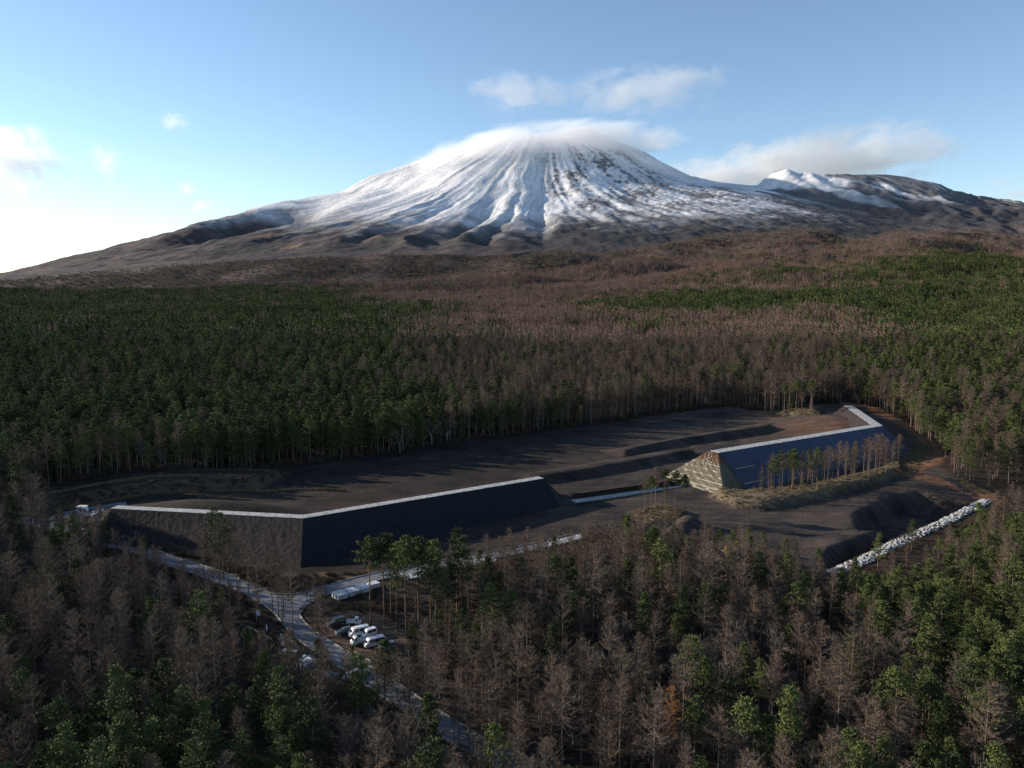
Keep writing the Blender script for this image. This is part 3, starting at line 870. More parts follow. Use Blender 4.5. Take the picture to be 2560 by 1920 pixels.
# ------------------------------------------------------------------ precast slabs stacked by the road
rowlab = ['roadside', 'middle', 'downhill']
collab = ['first', 'second', 'third', 'fourth']
dS = Vector((10.1, 7.7)).normalized(); nS = Vector((dS.y, -dS.x)); PS = Vector((-46.0, 184.6))
def slab_stack(label):
    rt = empty('slab_stack', (0, 0, 0), 0, label, 'slab stack', 'stacks of white concrete slabs by the road')
    for k in range(4):
        mb = MB().box(0, 0, .28 + k * .31, 2.9, .92, .26)
        mb.build('slab', M['white_concrete'], rt)
        if k == 0:
            for sx in (-1, 1): MB().box(sx, 0, .08, .14, .9, .14).build('bearer', M['wood'], rt)
    return rt
proto_s = None
for c_ in range(4):
    for r_ in range(3):
        if c_ == 3 and r_ == 2: continue
        lab = f'white concrete slab stack, {collab[c_]} from the fork, in the {rowlab[r_]} row'
        if proto_s is None: proto_s = o = slab_stack(lab)
        else: o = copy_tree(proto_s); o['label'] = lab
        p = PS + dS * (c_ * 3.35 + (0, .15, .35)[r_]) + nS * (r_ * 1.12)
        o.location = (p.x, p.y, tz(p.x, p.y) + .02); o.rotation_euler = (0, 0, math.atan2(dS.y, dS.x) + random.uniform(-.03, .03))

# ------------------------------------------------------------------ vehicles
def loft_body(st):
    """stations (x, z_low, z_belt, z_top, half_low, half_belt, half_top)"""
    mb = MB(); vs = []
    for x, zl, zb_, zt, hl, hb, ht in st:
        vs += [(x, -hl, zl), (x, -hb, zb_), (x, -ht, zt - .05), (x, -ht * .82, zt), (x, ht * .82, zt), (x, ht, zt - .05), (x, hb, zb_), (x, hl, zl)]
    n = len(st); fs = []
    for i in range(n - 1):
        for k in range(8):
            fs.append((i * 8 + k, i * 8 + (k + 1) % 8, (i + 1) * 8 + (k + 1) % 8, (i + 1) * 8 + k))
    fs += [tuple(range(7, -1, -1)), tuple(range((n - 1) * 8, n * 8))]
    return mb.add(vs, fs)

def wheel(rt, x, y, r):
    w = MB().tube((0, -.1, 0), (0, .1, 0), r, n=14).build('wheel', M['rubber'], rt)
    w.location = (x, y, r)
    MB().tube((0, -.115, 0), (0, .115, 0), r * .58, n=10).build('rim', M['rim'], w)

def quad(pts, nrm, t=.025):
    n = Vector(nrm).normalized() * t
    P = [Vector(p) for p in pts]
    mb = MB(); k = len(P)
    mb.add([p for p in P] + [p + n for p in P], [tuple(range(k - 1, -1, -1)), tuple(range(k, 2 * k))] + [(i, (i + 1) % k, k + (i + 1) % k, k + i) for i in range(k)])
    return mb

def vehicle(name, kind, paint, x, y, rz, label, group='vehicles parked in the muddy lot'):
    rt = empty(name, (x, y, tz(x, y) + .03), rz, label, {'van': 'van', 'kei_van': 'van', 'suv': 'car', 'car': 'car', 'truck': 'truck', 'flatbed': 'truck'}[kind], group)
    P = M[paint]
    if kind in ('van', 'kei_van'):
        L, W, H = (4.7, .86, 1.98) if kind == 'van' else (3.4, .74, 1.86)
        f = L / 2
        st = [(-f, .35, .95, 1.0, W * .94, W * .95, W * .90), (-f + .03, .30, 1.0, H - .06, W, W, W * .90), (-f + .35, .28, 1.02, H, W, W, W * .91), (f - 1.35, .28, 1.0, H, W, W, W * .91),
              (f - .95, .28, .98, H - .05, W, W, W * .89), (f - .28, .28, .95, 1.05, W, W, W * .93), (f, .32, .75, .86, W * .95, W * .95, W * .85)]
        win = [(-f + .30, -f + 1.35), (-f + 1.45, -f + 2.35 if kind == 'van' else f - 1.15), (f - 2.25, f - 1.2)] if kind == 'van' else [(-f + .25, -f + 1.2), (-f + 1.3, f - 1.1)]
        ws = ((f - .93, H - .16), (f - .34, 1.12)); back = (-f, 1.05, H - .3)
    elif kind == 'suv':
        L, W, H = 4.6, .9, 1.78; f = L / 2
        st = [(-f, .45, .9, 1.0, W * .93, W * .95, W * .85), (-f + .12, .4, 1.0, H - .12, W, W, W * .80), (-f + .6, .38, 1.02, H, W, W, W * .80), (.25, .38, 1.0, H, W, W, W * .80),
              (1.15, .38, 1.0, 1.12, W, W, W * .86), (f - .25, .38, .92, 1.0, W, W, W * .85), (f, .42, .72, .82, W * .93, W * .93, W * .8)]
        win = [(-f + .35, -f + 1.2), (-f + 1.3, -f + 2.25), (-f + 2.35, .3)]
        ws = ((.32, H - .1), (1.05, 1.16)); back = (-f + .06, 1.05, H - .25)
    elif kind == 'car':
        L, W, H = 4.3, .84, 1.42; f = L / 2
        st = [(-f, .38, .75, .88, W * .92, W * .93, W * .84), (-f + .2, .32, .82, .98, W, W, W * .86), (-f + .75, .3, .84, H - .05, W, W, W * .74), (-f + 1.4, .3, .84, H, W, W, W * .74), (.15, .3, .84, H - .02, W, W, W * .74),
              (.95, .3, .82, .96, W, W, W * .86), (f - .2, .32, .74, .82, W, W, W * .85), (f, .36, .6, .68, W * .92, W * .92, W * .8)]
        win = [(-f + .7, -f + 1.5), (-f + 1.6, .2)]
        ws = ((.22, H - .1), (.88, .99)); back = (-f + .62, 1.0, H - .15)
    else:  # small cab-over trucks with an open bed
        L, W, H = (3.4, .73, 1.78) if kind == 'truck' else (4.6, .85, 1.95)
        f = L / 2; cb = f - 1.35
        st = [(cb, .35, 1.0, H - .03, W, W, W * .9), (cb + .1, .32, 1.0, H, W, W, W * .91), (f - .75, .32, .98, H - .02, W, W, W * .9), (f - .22, .32, .95, 1.06, W, W, W * .94), (f, .36, .75, .85, W * .95, W * .95, W * .86)]
        win = [(cb + .2, f - .75)]
        ws = ((f - .72, H - .14), (f - .26, 1.1)); back = (cb, 1.1, H - .25)
        MB().box((-f + cb) / 2, 0, .62, cb + f - .06, W * 1.94, .12).build('bed_floor', M['steel'], rt)
        for sy in (-1, 1): MB().box((-f + cb) / 2, sy * W * .96, .84, cb + f - .08, .05, .34).build('bed_side', P, rt)
        MB().box(-f + .03, 0, .84, .05, W * 1.86, .34).build('tailgate', P, rt)
        MB().box((-f + cb) / 2, 0, .45, cb + f, W * 1.0, .2).build('chassis', M['rubber'], rt)
    loft_body(st).build('body', P, rt, smooth=False)
    xs_ = [s[0] for s in st]
    at = lambda x_, k: float(np.interp(x_, xs_, [s[k] for s in st]))
    for x0, x1 in win:
        for sy in (-1, 1):
            pts = []
            for x_, top in ((x0, 0), (x1, 0), (x1, 1), (x0, 1)):
                z0, z1 = at(x_, 2) + .07, at(x_, 3) - .17
                u = .92 if top else .08
                h0, h1 = at(x_, 5), at(x_, 6)
                z_ = z0 + (z1 - z0) * (1 if top else 0)
                hh = h0 + (h1 - h0) * ((z_ - at(x_, 2)) / max(.1, at(x_, 3) - .05 - at(x_, 2)))
                pts.append((x_, sy * hh, z_))
            if sy < 0: pts = pts
            else: pts = pts[::-1]
            quad(pts, (0, sy, .12), .02).build('side_window', M['glass'], rt)
    (xa, za), (xb, zb_) = ws
    ha, hb = at(xa, 6) * .86, at(xb, 6) * .9
    quad([(xb, -hb, zb_), (xb, hb, zb_), (xa, ha, za), (xa, -ha, za)], (.8, 0, .6), .03).build('windscreen', M['glass'], rt)
    xb_, z0, z1 = back; hb_ = W * .76
    quad([(xb_, hb_, z0), (xb_, -hb_, z0), (xb_ + .06, -hb_ * .95, z1), (xb_ + .06, hb_ * .95, z1)], (-1, 0, .1), .05).build('rear_window', M['glass'], rt)
    for sx in (1, -1):
        for sy in (-1, 1):
            wheel(rt, sx * (f - .72), sy * (W - .1), .30 if kind not in ('suv', 'van') else .34)
    for sy in (-1, 1):
        MB().box(f - .02, sy * W * .66, .70 if kind != 'car' else .6, .1, .26, .16).build('headlight', M['lamp'], rt)
        MB().box(-f, sy * W * .82, .85 if kind != 'car' else .72, .08, .14, .26).build('tail_light', M['tail'], rt)
        MB().box(ws[1][0] - .3, sy * (W + .1), 1.15 if kind != 'car' else 1.0, .12, .18, .14).build('wing_mirror', P, rt)
    MB().box(f, 0, .45, .1, W * 1.8, .2).build('bumper', P, rt)
    MB().box(-f, 0, .47, .1, W * 1.8, .2).build('bumper', P, rt)
    MB().box(f + .05, 0, .5, .02, .33, .15).build('number_plate', M['white_paint'], rt)
    return rt

HD = math.radians(30)
vehicle('parked_suv', 'suv', 'dark_paint', -42.6, 168.6, HD + math.pi + .1, 'dark green grey four wheel drive nearest the road fork')
vehicle('parked_car', 'car', 'dark_paint', -39.6, 164.6, HD + math.pi, 'low black car between the dark four wheel drive and the white vans')
vehicle('small_truck', 'truck', 'white_paint', -38.4, 169.2, HD - .45, 'small white cab truck parked behind the tall white van')
vehicle('parked_van', 'van', 'white_paint', -36.2, 164.2, HD + math.pi, 'tall white van with dark side windows, middle of the lot')
vehicle('parked_van', 'kei_van', 'white_paint', -33.6, 163.6, HD + math.pi + .1, 'small white microvan tucked between the two tall vans')
vehicle('flatbed_truck', 'flatbed', 'silver_paint', -34.9, 160.4, HD + math.pi, 'low grey flatbed truck in front of the small white microvan')
vehicle('parked_van', 'van', 'silver_paint', -31.6, 159.2, HD + math.pi, 'silver grey van with dust on its roof beside the flatbed truck')
vehicle('parked_van', 'kei_van', 'blue_paint', -28.4, 157.2, HD + math.pi - .05, 'blue grey van at the dark end of the parked row')
vehicle('parked_car', 'car', 'silver_paint', -34.0, 146.2, HD + math.pi + .5, 'pale blue grey car standing on the road under bare trees', 'cars on the road')

# ------------------------------------------------------------------ ceremony tents, banners, rails
def tent(x, y, rz, label, skirt):
    rt = empty('event_tent', (x, y, tz(x, y)), rz, label, 'tent', 'white frame tents beside the road')
    L, W, h = 5.4, 3.6, 2.1
    mb = MB()
    mb.add([(-L / 2, -W / 2, h), (L / 2, -W / 2, h), (L / 2, W / 2, h), (-L / 2, W / 2, h), (-L / 2 + .3, 0, h + .95), (L / 2 - .3, 0, h + .95)],
           [(0, 1, 5, 4), (2, 3, 4, 5), (1, 2, 5), (3, 0, 4)])
    mb.build('canopy', M['blue_roof'], rt)
    for i in range(4):
        for j in (-1, 1):
            MB().tube((-L / 2 + .1 + i * (L - .2) / 3, j * (W / 2 - .08), 0), (-L / 2 + .1 + i * (L - .2) / 3, j * (W / 2 - .08), h), .035).build('pole', M['steel'], rt)
    for i in range(skirt):
        if i % 2 == 0:
            MB().box(-L / 2 + .3 + i * .6, -W / 2 - .03, 1.05, .55, .03, 2.0).build('side_panel', M['white_cloth'], rt)
    MB().box(0, -W / 2 - .02, h - .12, L, .03, .3).build('valance', M['white_cloth'], rt)
tent(-43.2, 148.6, math.radians(-40), 'blue grey roofed event tent by the striped curtain', 9)
tent(-39.2, 144.4, math.radians(-42), 'blue grey roofed event tent nearer the parked pale car', 9)
ct = empty('striped_curtain', (-49.2, 152.6, tz(-49.2, 152.6)), math.radians(-12), 'red and white striped ceremony curtain among the bare trees', 'curtain')
for i in range(7):
    MB().box(-1.4 + i * .46, .04 * math.sin(i * 2), 1.0, .46, .05, 2.0).build('stripe', M['red_cloth'] if i % 2 == 0 else M['white_cloth'], ct)
MB().box(0, .5, 2.1, 3.3, 1.2, .08).build('top_board', M['white_cloth'], ct)
for i, (x, y, h, lab) in enumerate(((-62.2, 169.8, 3.4, 'white banner flag on a pole at the outer kerb before the fork'), (-57.9, 163.8, 2.6, 'white banner sign by the wooden rail, short and upright'),
                                    (-52.4, 158.6, 3.0, 'white banner beside the red striped curtain, taller one'), (-51.4, 157.2, 2.6, 'white banner beside the red striped curtain, shorter one'))):
    b = empty('banner', (x, y, tz(x, y)), .4 + i, lab, 'banner', 'white banners along the verge')
    MB().tube((0, 0, 0), (0, 0, h), .035).build('pole', M['steel'], b)
    f = MB(); nseg = 5
    vs = []
    for k in range(nseg + 1):
        for z in (h - 1.5, h - .1): vs.append((.04 + k * .75 / nseg, .09 * math.sin(k * 1.6), z - .05 * k))
    f.add(vs, [(2 * k, 2 * k + 2, 2 * k + 3, 2 * k + 1) for k in range(nseg)]).build('cloth', M['white_cloth'], b)
def rail(p, q, label):
    A, B = Vector(p), Vector(q); d = B - A; L = d.length
    rt = empty('guard_rail', (A.x, A.y, tz(*A)), math.atan2(d.y, d.x), label, 'rail', 'low rails on the verge')
    dz = tz(*B) - tz(*A)
    n = max(2, int(L / 1.6))
    for i in range(n + 1):
        MB().tube((L * i / n, 0, dz * i / n), (L * i / n, 0, .8 + dz * i / n), .05).build('post', M['pale_wood'], rt)
    for z in (.4, .75): MB().tube((0, 0, z), (L, 0, z + dz), .05).build('bar', M['pale_wood'], rt)
rail((-63.5, 166.9), (-55.5, 160.6), 'pale wooden rail on the outer verge before the tents')
rail((-51.6, 161.0), (-47.4, 155.6), 'pale wooden rail between the road and the striped curtain')
rail((-35.6, 156.0), (-29.6, 150.2), 'pale wooden rail between the road and the grey vans')

pl = empty('wooden_pole', (-49.1, 170.2, tz(-49.1, 170.2)), 0, 'dark bare wooden pole at the inner kerb of the fork', 'pole')
MB().tube((0, 0, 0), (0.1, 0, 7.2), .13, .09, 8).build('shaft', M['wood'], pl)
MB().box(.1, 0, 6.7, .5, .1, .1).build('crossarm', M['wood'], pl)

# site cabin, scrap and boards at the hairpin
cb = empty('site_cabin', (-147.6, 244.0, tz(-147.6, 244.0)), math.radians(-8), 'white prefabricated site cabin on the inside of the hairpin', 'cabin')
MB().box(0, 0, 1.45, 2.9, 2.2, 2.7).build('wall', M['cabin'], cb)
MB().box(0, 0, 2.86, 3.05, 2.35, .14).build('roof', M['white_paint'], cb)
for i in range(9): MB().box(-1.3 + i * .325, -1.115, 1.45, .05, .04, 2.6).build('rib', M['cabin'], cb)
MB().box(-1.46, 0, 1.1, .05, .85, 2.0).build('door', M['silver_paint'], cb)
MB().box(.4, -1.13, 1.7, .8, .03, .7).build('window', M['glass'], cb)
jk = MB(); r0 = random.Random(4)
for i in range(26):
    x, y = r0.gauss(-143.2, 1.3), r0.gauss(242.0, 1.0)
    jk.box(x, y, tz(x, y) + r0.uniform(.1, .7), r0.uniform(.2, 1.2), r0.uniform(.15, .5), r0.uniform(.1, .5), r0.random() * 3)
tag(jk.build('scrap_heap', M['white_cloth']), 'heap of pale scrap beside the white site cabin', 'scrap heap', kind='stuff')
bd = empty('board_pile', (-136.5, 236.4, tz(-136.5, 236.4)), .3, 'loose pale boards lying on dark soil past the cabin', 'boards')
for i in range(4): MB().box(.25 * i, .5 * i - .7, .1 + .05 * i, 3.0 - .3 * i, .3, .09, .1 * i).build('board', M['pale_wood'], bd)

# row of black sandbags by the red track
for side, (pts, lab) in enumerate((([(176.2, 291), (175.6, 280), (174.6, 270)], 'row of black sandbags beside the red earth track'),)):
    rt = empty('sandbag_row', (*pts[0], tz(*pts[0])), 0, lab, 'sandbags'); n = 34
    for i in range(n):
        t = i / (n - 1) * 2; k = min(int(t), 1); u = t - k
        x = pts[k][0] * (1 - u) + pts[k + 1][0] * u + random.uniform(-.4, .4); y = pts[k][1] * (1 - u) + pts[k + 1][1] * u
        MB().box(x - pts[0][0], y - pts[0][1], tz(x, y) - tz(*pts[0]) + .3, 1.0, .75, .6, random.random(), .8).build('sandbag', M['black_bag'], rt)

# excavator half hidden behind the pines
ex = empty('excavator', (64.5, 211.5, tz(64.5, 211.5)), math.radians(25), 'yellow excavator half hidden behind dark pines', 'excavator')
for sy in (-1, 1):
    tr = MB().box(0, sy * 1.05, .42, 3.6, .5, .8, 0, .9).build('track', M['rubber'], ex)
    for k in range(5): MB().tube((-1.3 + k * .65, sy * 1.32 - .02, .38), (-1.3 + k * .65, sy * 1.32 + .02, .38), .22, n=10).build('roller', M['rim'], tr)
MB().box(-.3, 0, 1.35, 3.0, 2.4, .9, 0, .96).build('engine_house', M['yellow'], ex)
MB().box(.75, .7, 2.0, 1.3, 1.0, 1.7, 0, .9).build('cab', M['yellow'], ex)
MB().box(1.36, .7, 2.15, .08, .8, 1.0).build('cab_window', M['glass'], ex)
MB().box(-1.7, 0, 1.4, .5, 2.3, 1.0).build('counterweight', M['dark_paint'], ex)
MB().tube((1.0, -.3, 1.6), (3.6, -.3, 4.3), .28, .22, 6).build('boom', M['yellow'], ex)
MB().tube((3.6, -.3, 4.3), (5.6, -.3, 2.2), .2, .15, 6).build('arm', M['yellow'], ex)
MB().add([(5.2, -.8, 2.2), (6.0, -.8, 2.1), (6.0, -.8, 1.2), (5.2, -.8, 1.4), (5.2, .2, 2.2), (6.0, .2, 2.1), (6.0, .2, 1.2), (5.2, .2, 1.4)],
         [(0, 1, 2, 3), (7, 6, 5, 4), (0, 3, 7, 4), (3, 2, 6, 7), (0, 4, 5, 1)]).build('bucket', M['dark_paint'], ex)

# ------------------------------------------------------------------ tree kinds
def rot_dirs(az, el):
    return np.stack([np.cos(az) * np.cos(el), np.sin(az) * np.cos(el), np.sin(el)], -1)

def prisms(P0, P1, R0, R1, n=3):
    """many tapered n-sided prisms"""
    P0, P1 = np.asarray(P0, float), np.asarray(P1, float); k = len(P0)
    d = P1 - P0; d /= np.linalg.norm(d, axis=1, keepdims=True) + 1e-9
    ref = np.where(np.abs(d[:, 2:3]) < .9, np.array([[0, 0, 1.0]]), np.array([[1.0, 0, 0]]))
    u = np.cross(d, ref); u /= np.linalg.norm(u, axis=1, keepdims=True) + 1e-9
    w = np.cross(d, u)
    vs = []
    for P, R in ((P0, R0), (P1, R1)):
        R = np.broadcast_to(np.asarray(R, float), (k,))
        for i in range(n):
            t = 6.28318 * i / n
            vs.append(P + (u * math.cos(t) + w * math.sin(t)) * R[:, None])
    V = np.stack(vs, 1).reshape(-1, 3)
    b = (np.arange(k) * 2 * n)[:, None]
    F = []
    for i in range(n):
        j = (i + 1) % n
        F.append(b + np.array([[i, j, n + j]])); F.append(b + np.array([[i, n + j, n + i]]))
    return V, np.concatenate(F, 0)

def blades(P, D, L, W, r):
    """single-triangle twigs / needle blades from P along D"""
    k = len(P)
    side = np.cross(D, r.normal(size=(k, 3))); side /= np.linalg.norm(side, axis=1, keepdims=True) + 1e-9
    W = np.broadcast_to(np.asarray(W, float), (k,))[:, None]; L = np.broadcast_to(np.asarray(L, float), (k,))[:, None]
    V = np.stack([P - side * W / 2, P + side * W / 2, P + D * L], 1).reshape(-1, 3)
    F = np.arange(k * 3).reshape(-1, 3)
    return V, F

def join(parts):
    V = []; F = []; n = 0
    for v, f in parts:
        V.append(v); F.append(f + n); n += len(v)
    return np.concatenate(V), np.concatenate(F)

def norm(a): return a / (np.linalg.norm(a, axis=-1, keepdims=True) + 1e-9)

def trunk_mesh(H, r0, r, lean=.02, seg=7, n=6, top=.03):
    z = np.linspace(0, H, seg + 1); x = np.cumsum(r.normal(0, lean, seg + 1)) * H / seg * .35; y = np.cumsum(r.normal(0, lean, seg + 1)) * H / seg * .35
    x -= x[0]; y -= y[0]
    R = r0 * (1 - z / H) ** .8 + top
    P = np.stack([x, y, z], 1)
    return prisms(P[:-1], P[1:], R[:-1], R[1:], n), P

def on_trunk(P, z):
    return np.stack([np.interp(z, P[:, 2], P[:, 0]), np.interp(z, P[:, 2], P[:, 1]), z], -1)

def larch(seed, H=19., cb=.36, nb=66, tw=17, lm=.135, twl=1.0):
    r = np.random.default_rng(seed)
    T, P = trunk_mesh(H, .0085 * H, r)
    t = np.sort(r.random(nb)) ** .9
    z = H * (cb + (0.985 - cb) * t)
    az = r.random(nb) * 6.283; el = r.normal(.18, .16, nb) + .35 * t
    prof = np.clip((1 - t) ** .46, .05, 1) * np.clip(.5 + 1.7 * t, 0, 1)
    L = H * lm * prof * r.uniform(.45, 1.3, nb) + .25
    A = on_trunk(P, z); D = rot_dirs(az, el); Mid = A + D * (L * .55)[:, None]
    D2 = norm(D + np.array([0, 0, .35])); B = Mid + D2 * (L * .5)[:, None]
    parts = [prisms(A, Mid, .05, .03), prisms(Mid, B, .03, .01)]
    k = nb * tw
    bi = np.repeat(np.arange(nb), tw); u = r.uniform(.15, 1.0, k)
    pt = np.where((u < .52)[:, None], A[bi] + (Mid[bi] - A[bi]) * (u / .52)[:, None], Mid[bi] + (B[bi] - Mid[bi]) * ((u - .52) / .48)[:, None])
    dd = norm(D[bi] * .8 + r.normal(0, .75, (k, 3)) + np.array([0, 0, .25]))
    parts.append(blades(pt, dd, r.uniform(.35, .95, k) * twl * (.6 + .5 * prof[bi]), .06, r))
    # dead stubs on the bare trunk
    ns = 9; zs = H * r.uniform(.05, max(cb, .12), ns); As = on_trunk(P, zs); Ds = rot_dirs(r.random(ns) * 6.283, r.normal(0, .15, ns))
    parts.append(prisms(As, As + Ds * r.uniform(.5, 1.5, ns)[:, None], .025, .01))
    return T, join(parts)

def pine(seed, H=19., cb=.45, nb=46, lm=.15, cl=5, tufts=9, sz=.42):
    r = np.random.default_rng(seed)
    T, P = trunk_mesh(H, .0095 * H, r, lean=.03)
    t = np.sort(r.random(nb)) ** .85
    z = H * (cb + (.97 - cb) * t)
    az = r.random(nb) * 6.283; el = r.normal(.12, .15, nb) + .45 * t
    prof = np.clip((1 - t) ** .6, .12, 1) * np.clip(.65 + 1.2 * t, 0, 1)
    L = H * lm * prof * r.uniform(.55, 1.25, nb) + .3
    A = on_trunk(P, z); D = rot_dirs(az, el); B = A + D * L[:, None] + np.array([0, 0, .12]) * L[:, None]
    parts_b = [prisms(A, B, .05, .015)]
    ns = 6; zs = H * r.uniform(.08, max(cb, .12), ns); As = on_trunk(P, zs); Ds = rot_dirs(r.random(ns) * 6.283, r.normal(0.1, .2, ns))
    parts_b.append(prisms(As, As + Ds * r.uniform(.6, 1.8, ns)[:, None], .03, .01))
    k = nb * cl
    bi = np.repeat(np.arange(nb), cl); u = r.uniform(.3, 1.05, k)
    sidev = norm(np.cross(D[bi], np.array([0, 0, 1.0])))
    cpt = A[bi] + (B[bi] - A[bi]) * u[:, None] + sidev * (r.normal(0, .26, k) * L[bi])[:, None] + np.array([0, 0, .1]) * r.random(k)[:, None]
    top_n = 10
    tp = on_trunk(P, H * r.uniform(.9, 1.0, top_n)) + r.normal(0, .15, (top_n, 3)); cpt = np.concatenate([cpt, tp])
    k = len(cpt)
    q = k * tufts; ci = np.repeat(np.arange(k), tufts)
    base = cpt[ci] + r.normal(0, 1, (q, 3)) * np.array([.30, .30, .12])
    dirn = norm(r.normal(0, 1, (q, 3)) * np.array([1, 1, .6]) + np.array([0, 0, .55]))
    crown = blades(base, dirn, r.uniform(.7, 1.25, q) * sz, sz * .55, r)
    return T, join(parts_b), crown

def broadleaf(seed, H=13., spread=1.0, levels=5):
    r = np.random.default_rng(seed)
    segs = []
    def grow(p, d, L, R, lev):
        q = p + d * L
        segs.append((p, q, R, R * .68, lev))
        if lev >= levels: return
        for _ in range(3 if lev < 3 else 4 if lev == 3 else 5):
            nd = norm(d + r.normal(0, .42 * spread + .07 * lev, 3) + np.array([0, 0, .22]))
            grow(p + d * L * r.uniform(.55, 1.0), nd, L * r.uniform(.55, .85), R * .55, lev + 1)
    grow(np.zeros(3), norm(np.array([r.normal(0, .06), r.normal(0, .06), 1])), H * .30, H * .013, 0)
    low = [s for s in segs if s[4] <= 1]; hi = [s for s in segs if s[4] > 1]
    T = prisms([s[0] for s in low], [s[1] for s in low], [s[2] for s in low], [s[3] for s in low], 6)
    mid = [s for s in hi if s[4] <= (3 if levels > 3 else 9)]; fine = [s for s in hi if s[4] > 3 and levels > 3]
    parts = [prisms([s[0] for s in mid], [s[1] for s in mid], [max(s[2], .015) for s in mid], [max(s[3], .01) for s in mid], 3)]
    if fine:
        P = np.array([s[0] for s in fine]); Q = np.array([s[1] for s in fine])
        parts.append(blades(P, norm(Q - P), np.linalg.norm(Q - P, axis=1) * 1.35, .05, r))
    m = max(V[:, 2].max() for V, _ in parts); sc = H / m
    return (T[0] * sc, T[1]), (lambda jv: (jv[0] * sc, jv[1]))(join(parts))

def far_larch(r, H, x, y):
    k = 64; t = r.random(k) ** .8; z = H * (.35 + .63 * t); L = H * .13 * np.clip((1 - t) ** .7, .1, 1) * np.clip(.55 + 1.6 * t, 0, 1)
    az = r.random(k) * 6.283; P = np.stack([np.cos(az) * L * .3 + x, np.sin(az) * L * .3 + y, z], 1)
    D = rot_dirs(az + r.normal(0, .6, k), r.normal(.45, .35, k))
    tw = blades(P, D, L * r.uniform(.7, 1.2, k) + .6, .38, r)
    tr = prisms(np.array([[x, y, 0.]]), np.array([[x, y, H * .9]]), .17, .05, 3)
    return tr, tw

def far_pine(r, H, x, y):
    k = 84; t = r.random(k) ** .85; z = H * (.42 + .56 * t); L = H * .15 * np.clip((1 - t) ** .6, .1, 1) * np.clip(.6 + 1.2 * t, 0, 1)
    az = r.random(k) * 6.283; q = L * r.uniform(.2, 1, k); P = np.stack([np.cos(az) * q + x, np.sin(az) * q + y, z], 1)
    D = norm(rot_dirs(az, r.normal(.5, .4, k)) + r.normal(0, .5, (k, 3)))
    tw = blades(P, D, r.uniform(.9, 1.5, k), .95, r)
    tr = prisms(np.array([[x, y, 0.]]), np.array([[x, y, H * .8]]), .17, .05, 3)
    return tr, tw

def far_bush(r, H, x, y):
    k = 60; d = norm(r.normal(0, 1, (k, 3)) + np.array([0, 0, .9])); P = np.stack([x + r.normal(0, .5, k), y + r.normal(0, .5, k), np.full(k, H * .45)], 1) + d * H * .15
    tw = blades(P, d, H * r.uniform(.25, .45, k), .32, r)
    tr = prisms(np.array([[x, y, 0.]]), np.array([[x, y, H * .6]]), .14, .06, 3)
    return tr, tw

class Kind: pass
KINDS = {}
def two_mat_mesh(name, T, Cn, mt, mc, extra=None):
    parts = [T] + ([extra] if extra else []) + [Cn]
    V, F = join(parts)
    nt_ = len(T[1]) + (len(extra[1]) if extra else 0)
    return mesh_np(name, V, F, [mt, mc], [0] * nt_ + [1] * len(Cn[1]))

def reg(kind, mt, mc, items):
    K = Kind(); K.trunk = []; K.crown = []; K.full = []; K.branch = []
    for it in items:
        T = it[0]; Cn = it[-1]; ex_ = it[1] if len(it) == 3 else None
        K.trunk.append(mesh_np('trunk', *(join([T, ex_]) if ex_ else T), [mt]))
        K.crown.append(mesh_np('crown', *Cn, [mc]))
        K.full.append(two_mat_mesh(kind, T, Cn, mt, mc, ex_))
    KINDS[kind] = K
reg('larch_tree', M['bark'], M['larch_twigs'], [larch(100 + i, 19 + (i % 3) * 1.2, .28 + .09 * (i % 3), 78 + 4 * i, 27, (.16, .19, .22, .175, .205, .15, .19)[i], 1.2) for i in range(7)] + [larch(140 + i, 18, (.13, .18)[i], 92, 27, (.17, .2)[i], 1.2) for i in range(2)])
reg('pine_tree', M['pine_bark'], M['needles'], [pine(200 + i, 18 + (i % 3), (.26, .36, .50, .30, .60, .40)[i], (64, 56, 44, 62, 38, 52)[i], (.19, .20, .18, .21, .18, .23)[i], 6) for i in range(6)] + [pine(240 + i, 17.5, (.10, .16)[i], (78, 70)[i], (.18, .21)[i], 6) for i in range(2)])
reg('broadleaf_tree', M['grey_bark'], M['grey_twigs'], [broadleaf(300 + i, 12.5, (.8, 1.0, 1.2, .9)[i]) for i in range(4)])

def far_clump(fn, seed, mt, mc, name, H, n=6, rad=8.5):
    r = np.random.default_rng(seed); Ts = []; Cs = []
    for i in range(n):
        a_ = i * 2.4 + r.random(); q = rad * math.sqrt((i + .4) / n)
        t_, c_ = fn(r, H * r.uniform(.8, 1.15), math.cos(a_) * q, math.sin(a_) * q); Ts.append(t_); Cs.append(c_)
    return two_mat_mesh(name, join(Ts), join(Cs), mt, mc)
M['far_needles'] = M['needles']
FAR = {
    'larch': [far_clump(far_larch, 400 + i, M['bark'], M['far_twigs'], 'larch_clump', 18) for i in range(4)],
    'pine': [far_clump(far_pine, 420 + i, M['pine_bark'], M['needles'], 'pine_clump', 16) for i in range(4)],
    'broad': [far_clump(far_bush, 440 + i, M['grey_bark'], M['grey_twigs'], 'broadleaf_clump', 11) for i in range(3)],
}

def bush_mesh(seed, m, H=1.8, k=150, w=.05, spread=.9, name='bush'):
    r = np.random.default_rng(seed)
    d = norm(r.normal(0, spread, (k, 3)) + np.array([0, 0, 1.1])); d[:, 2] = np.abs(d[:, 2])
    P = np.stack([r.normal(0, .35, k), r.normal(0, .35, k), r.uniform(0, .5, k) * H * .5], 1)
    V, F = blades(P, d, H * r.uniform(.4, .8, k), w, r)
    return mesh_np(name, V, F, [m])
BUSH = [bush_mesh(500 + i, M['brush'], 1.7) for i in range(4)]
GRASS = [bush_mesh(520 + i, M['dry_grass'], 1.5, 130, .07, .45, 'grass_tuft') for i in range(4)]

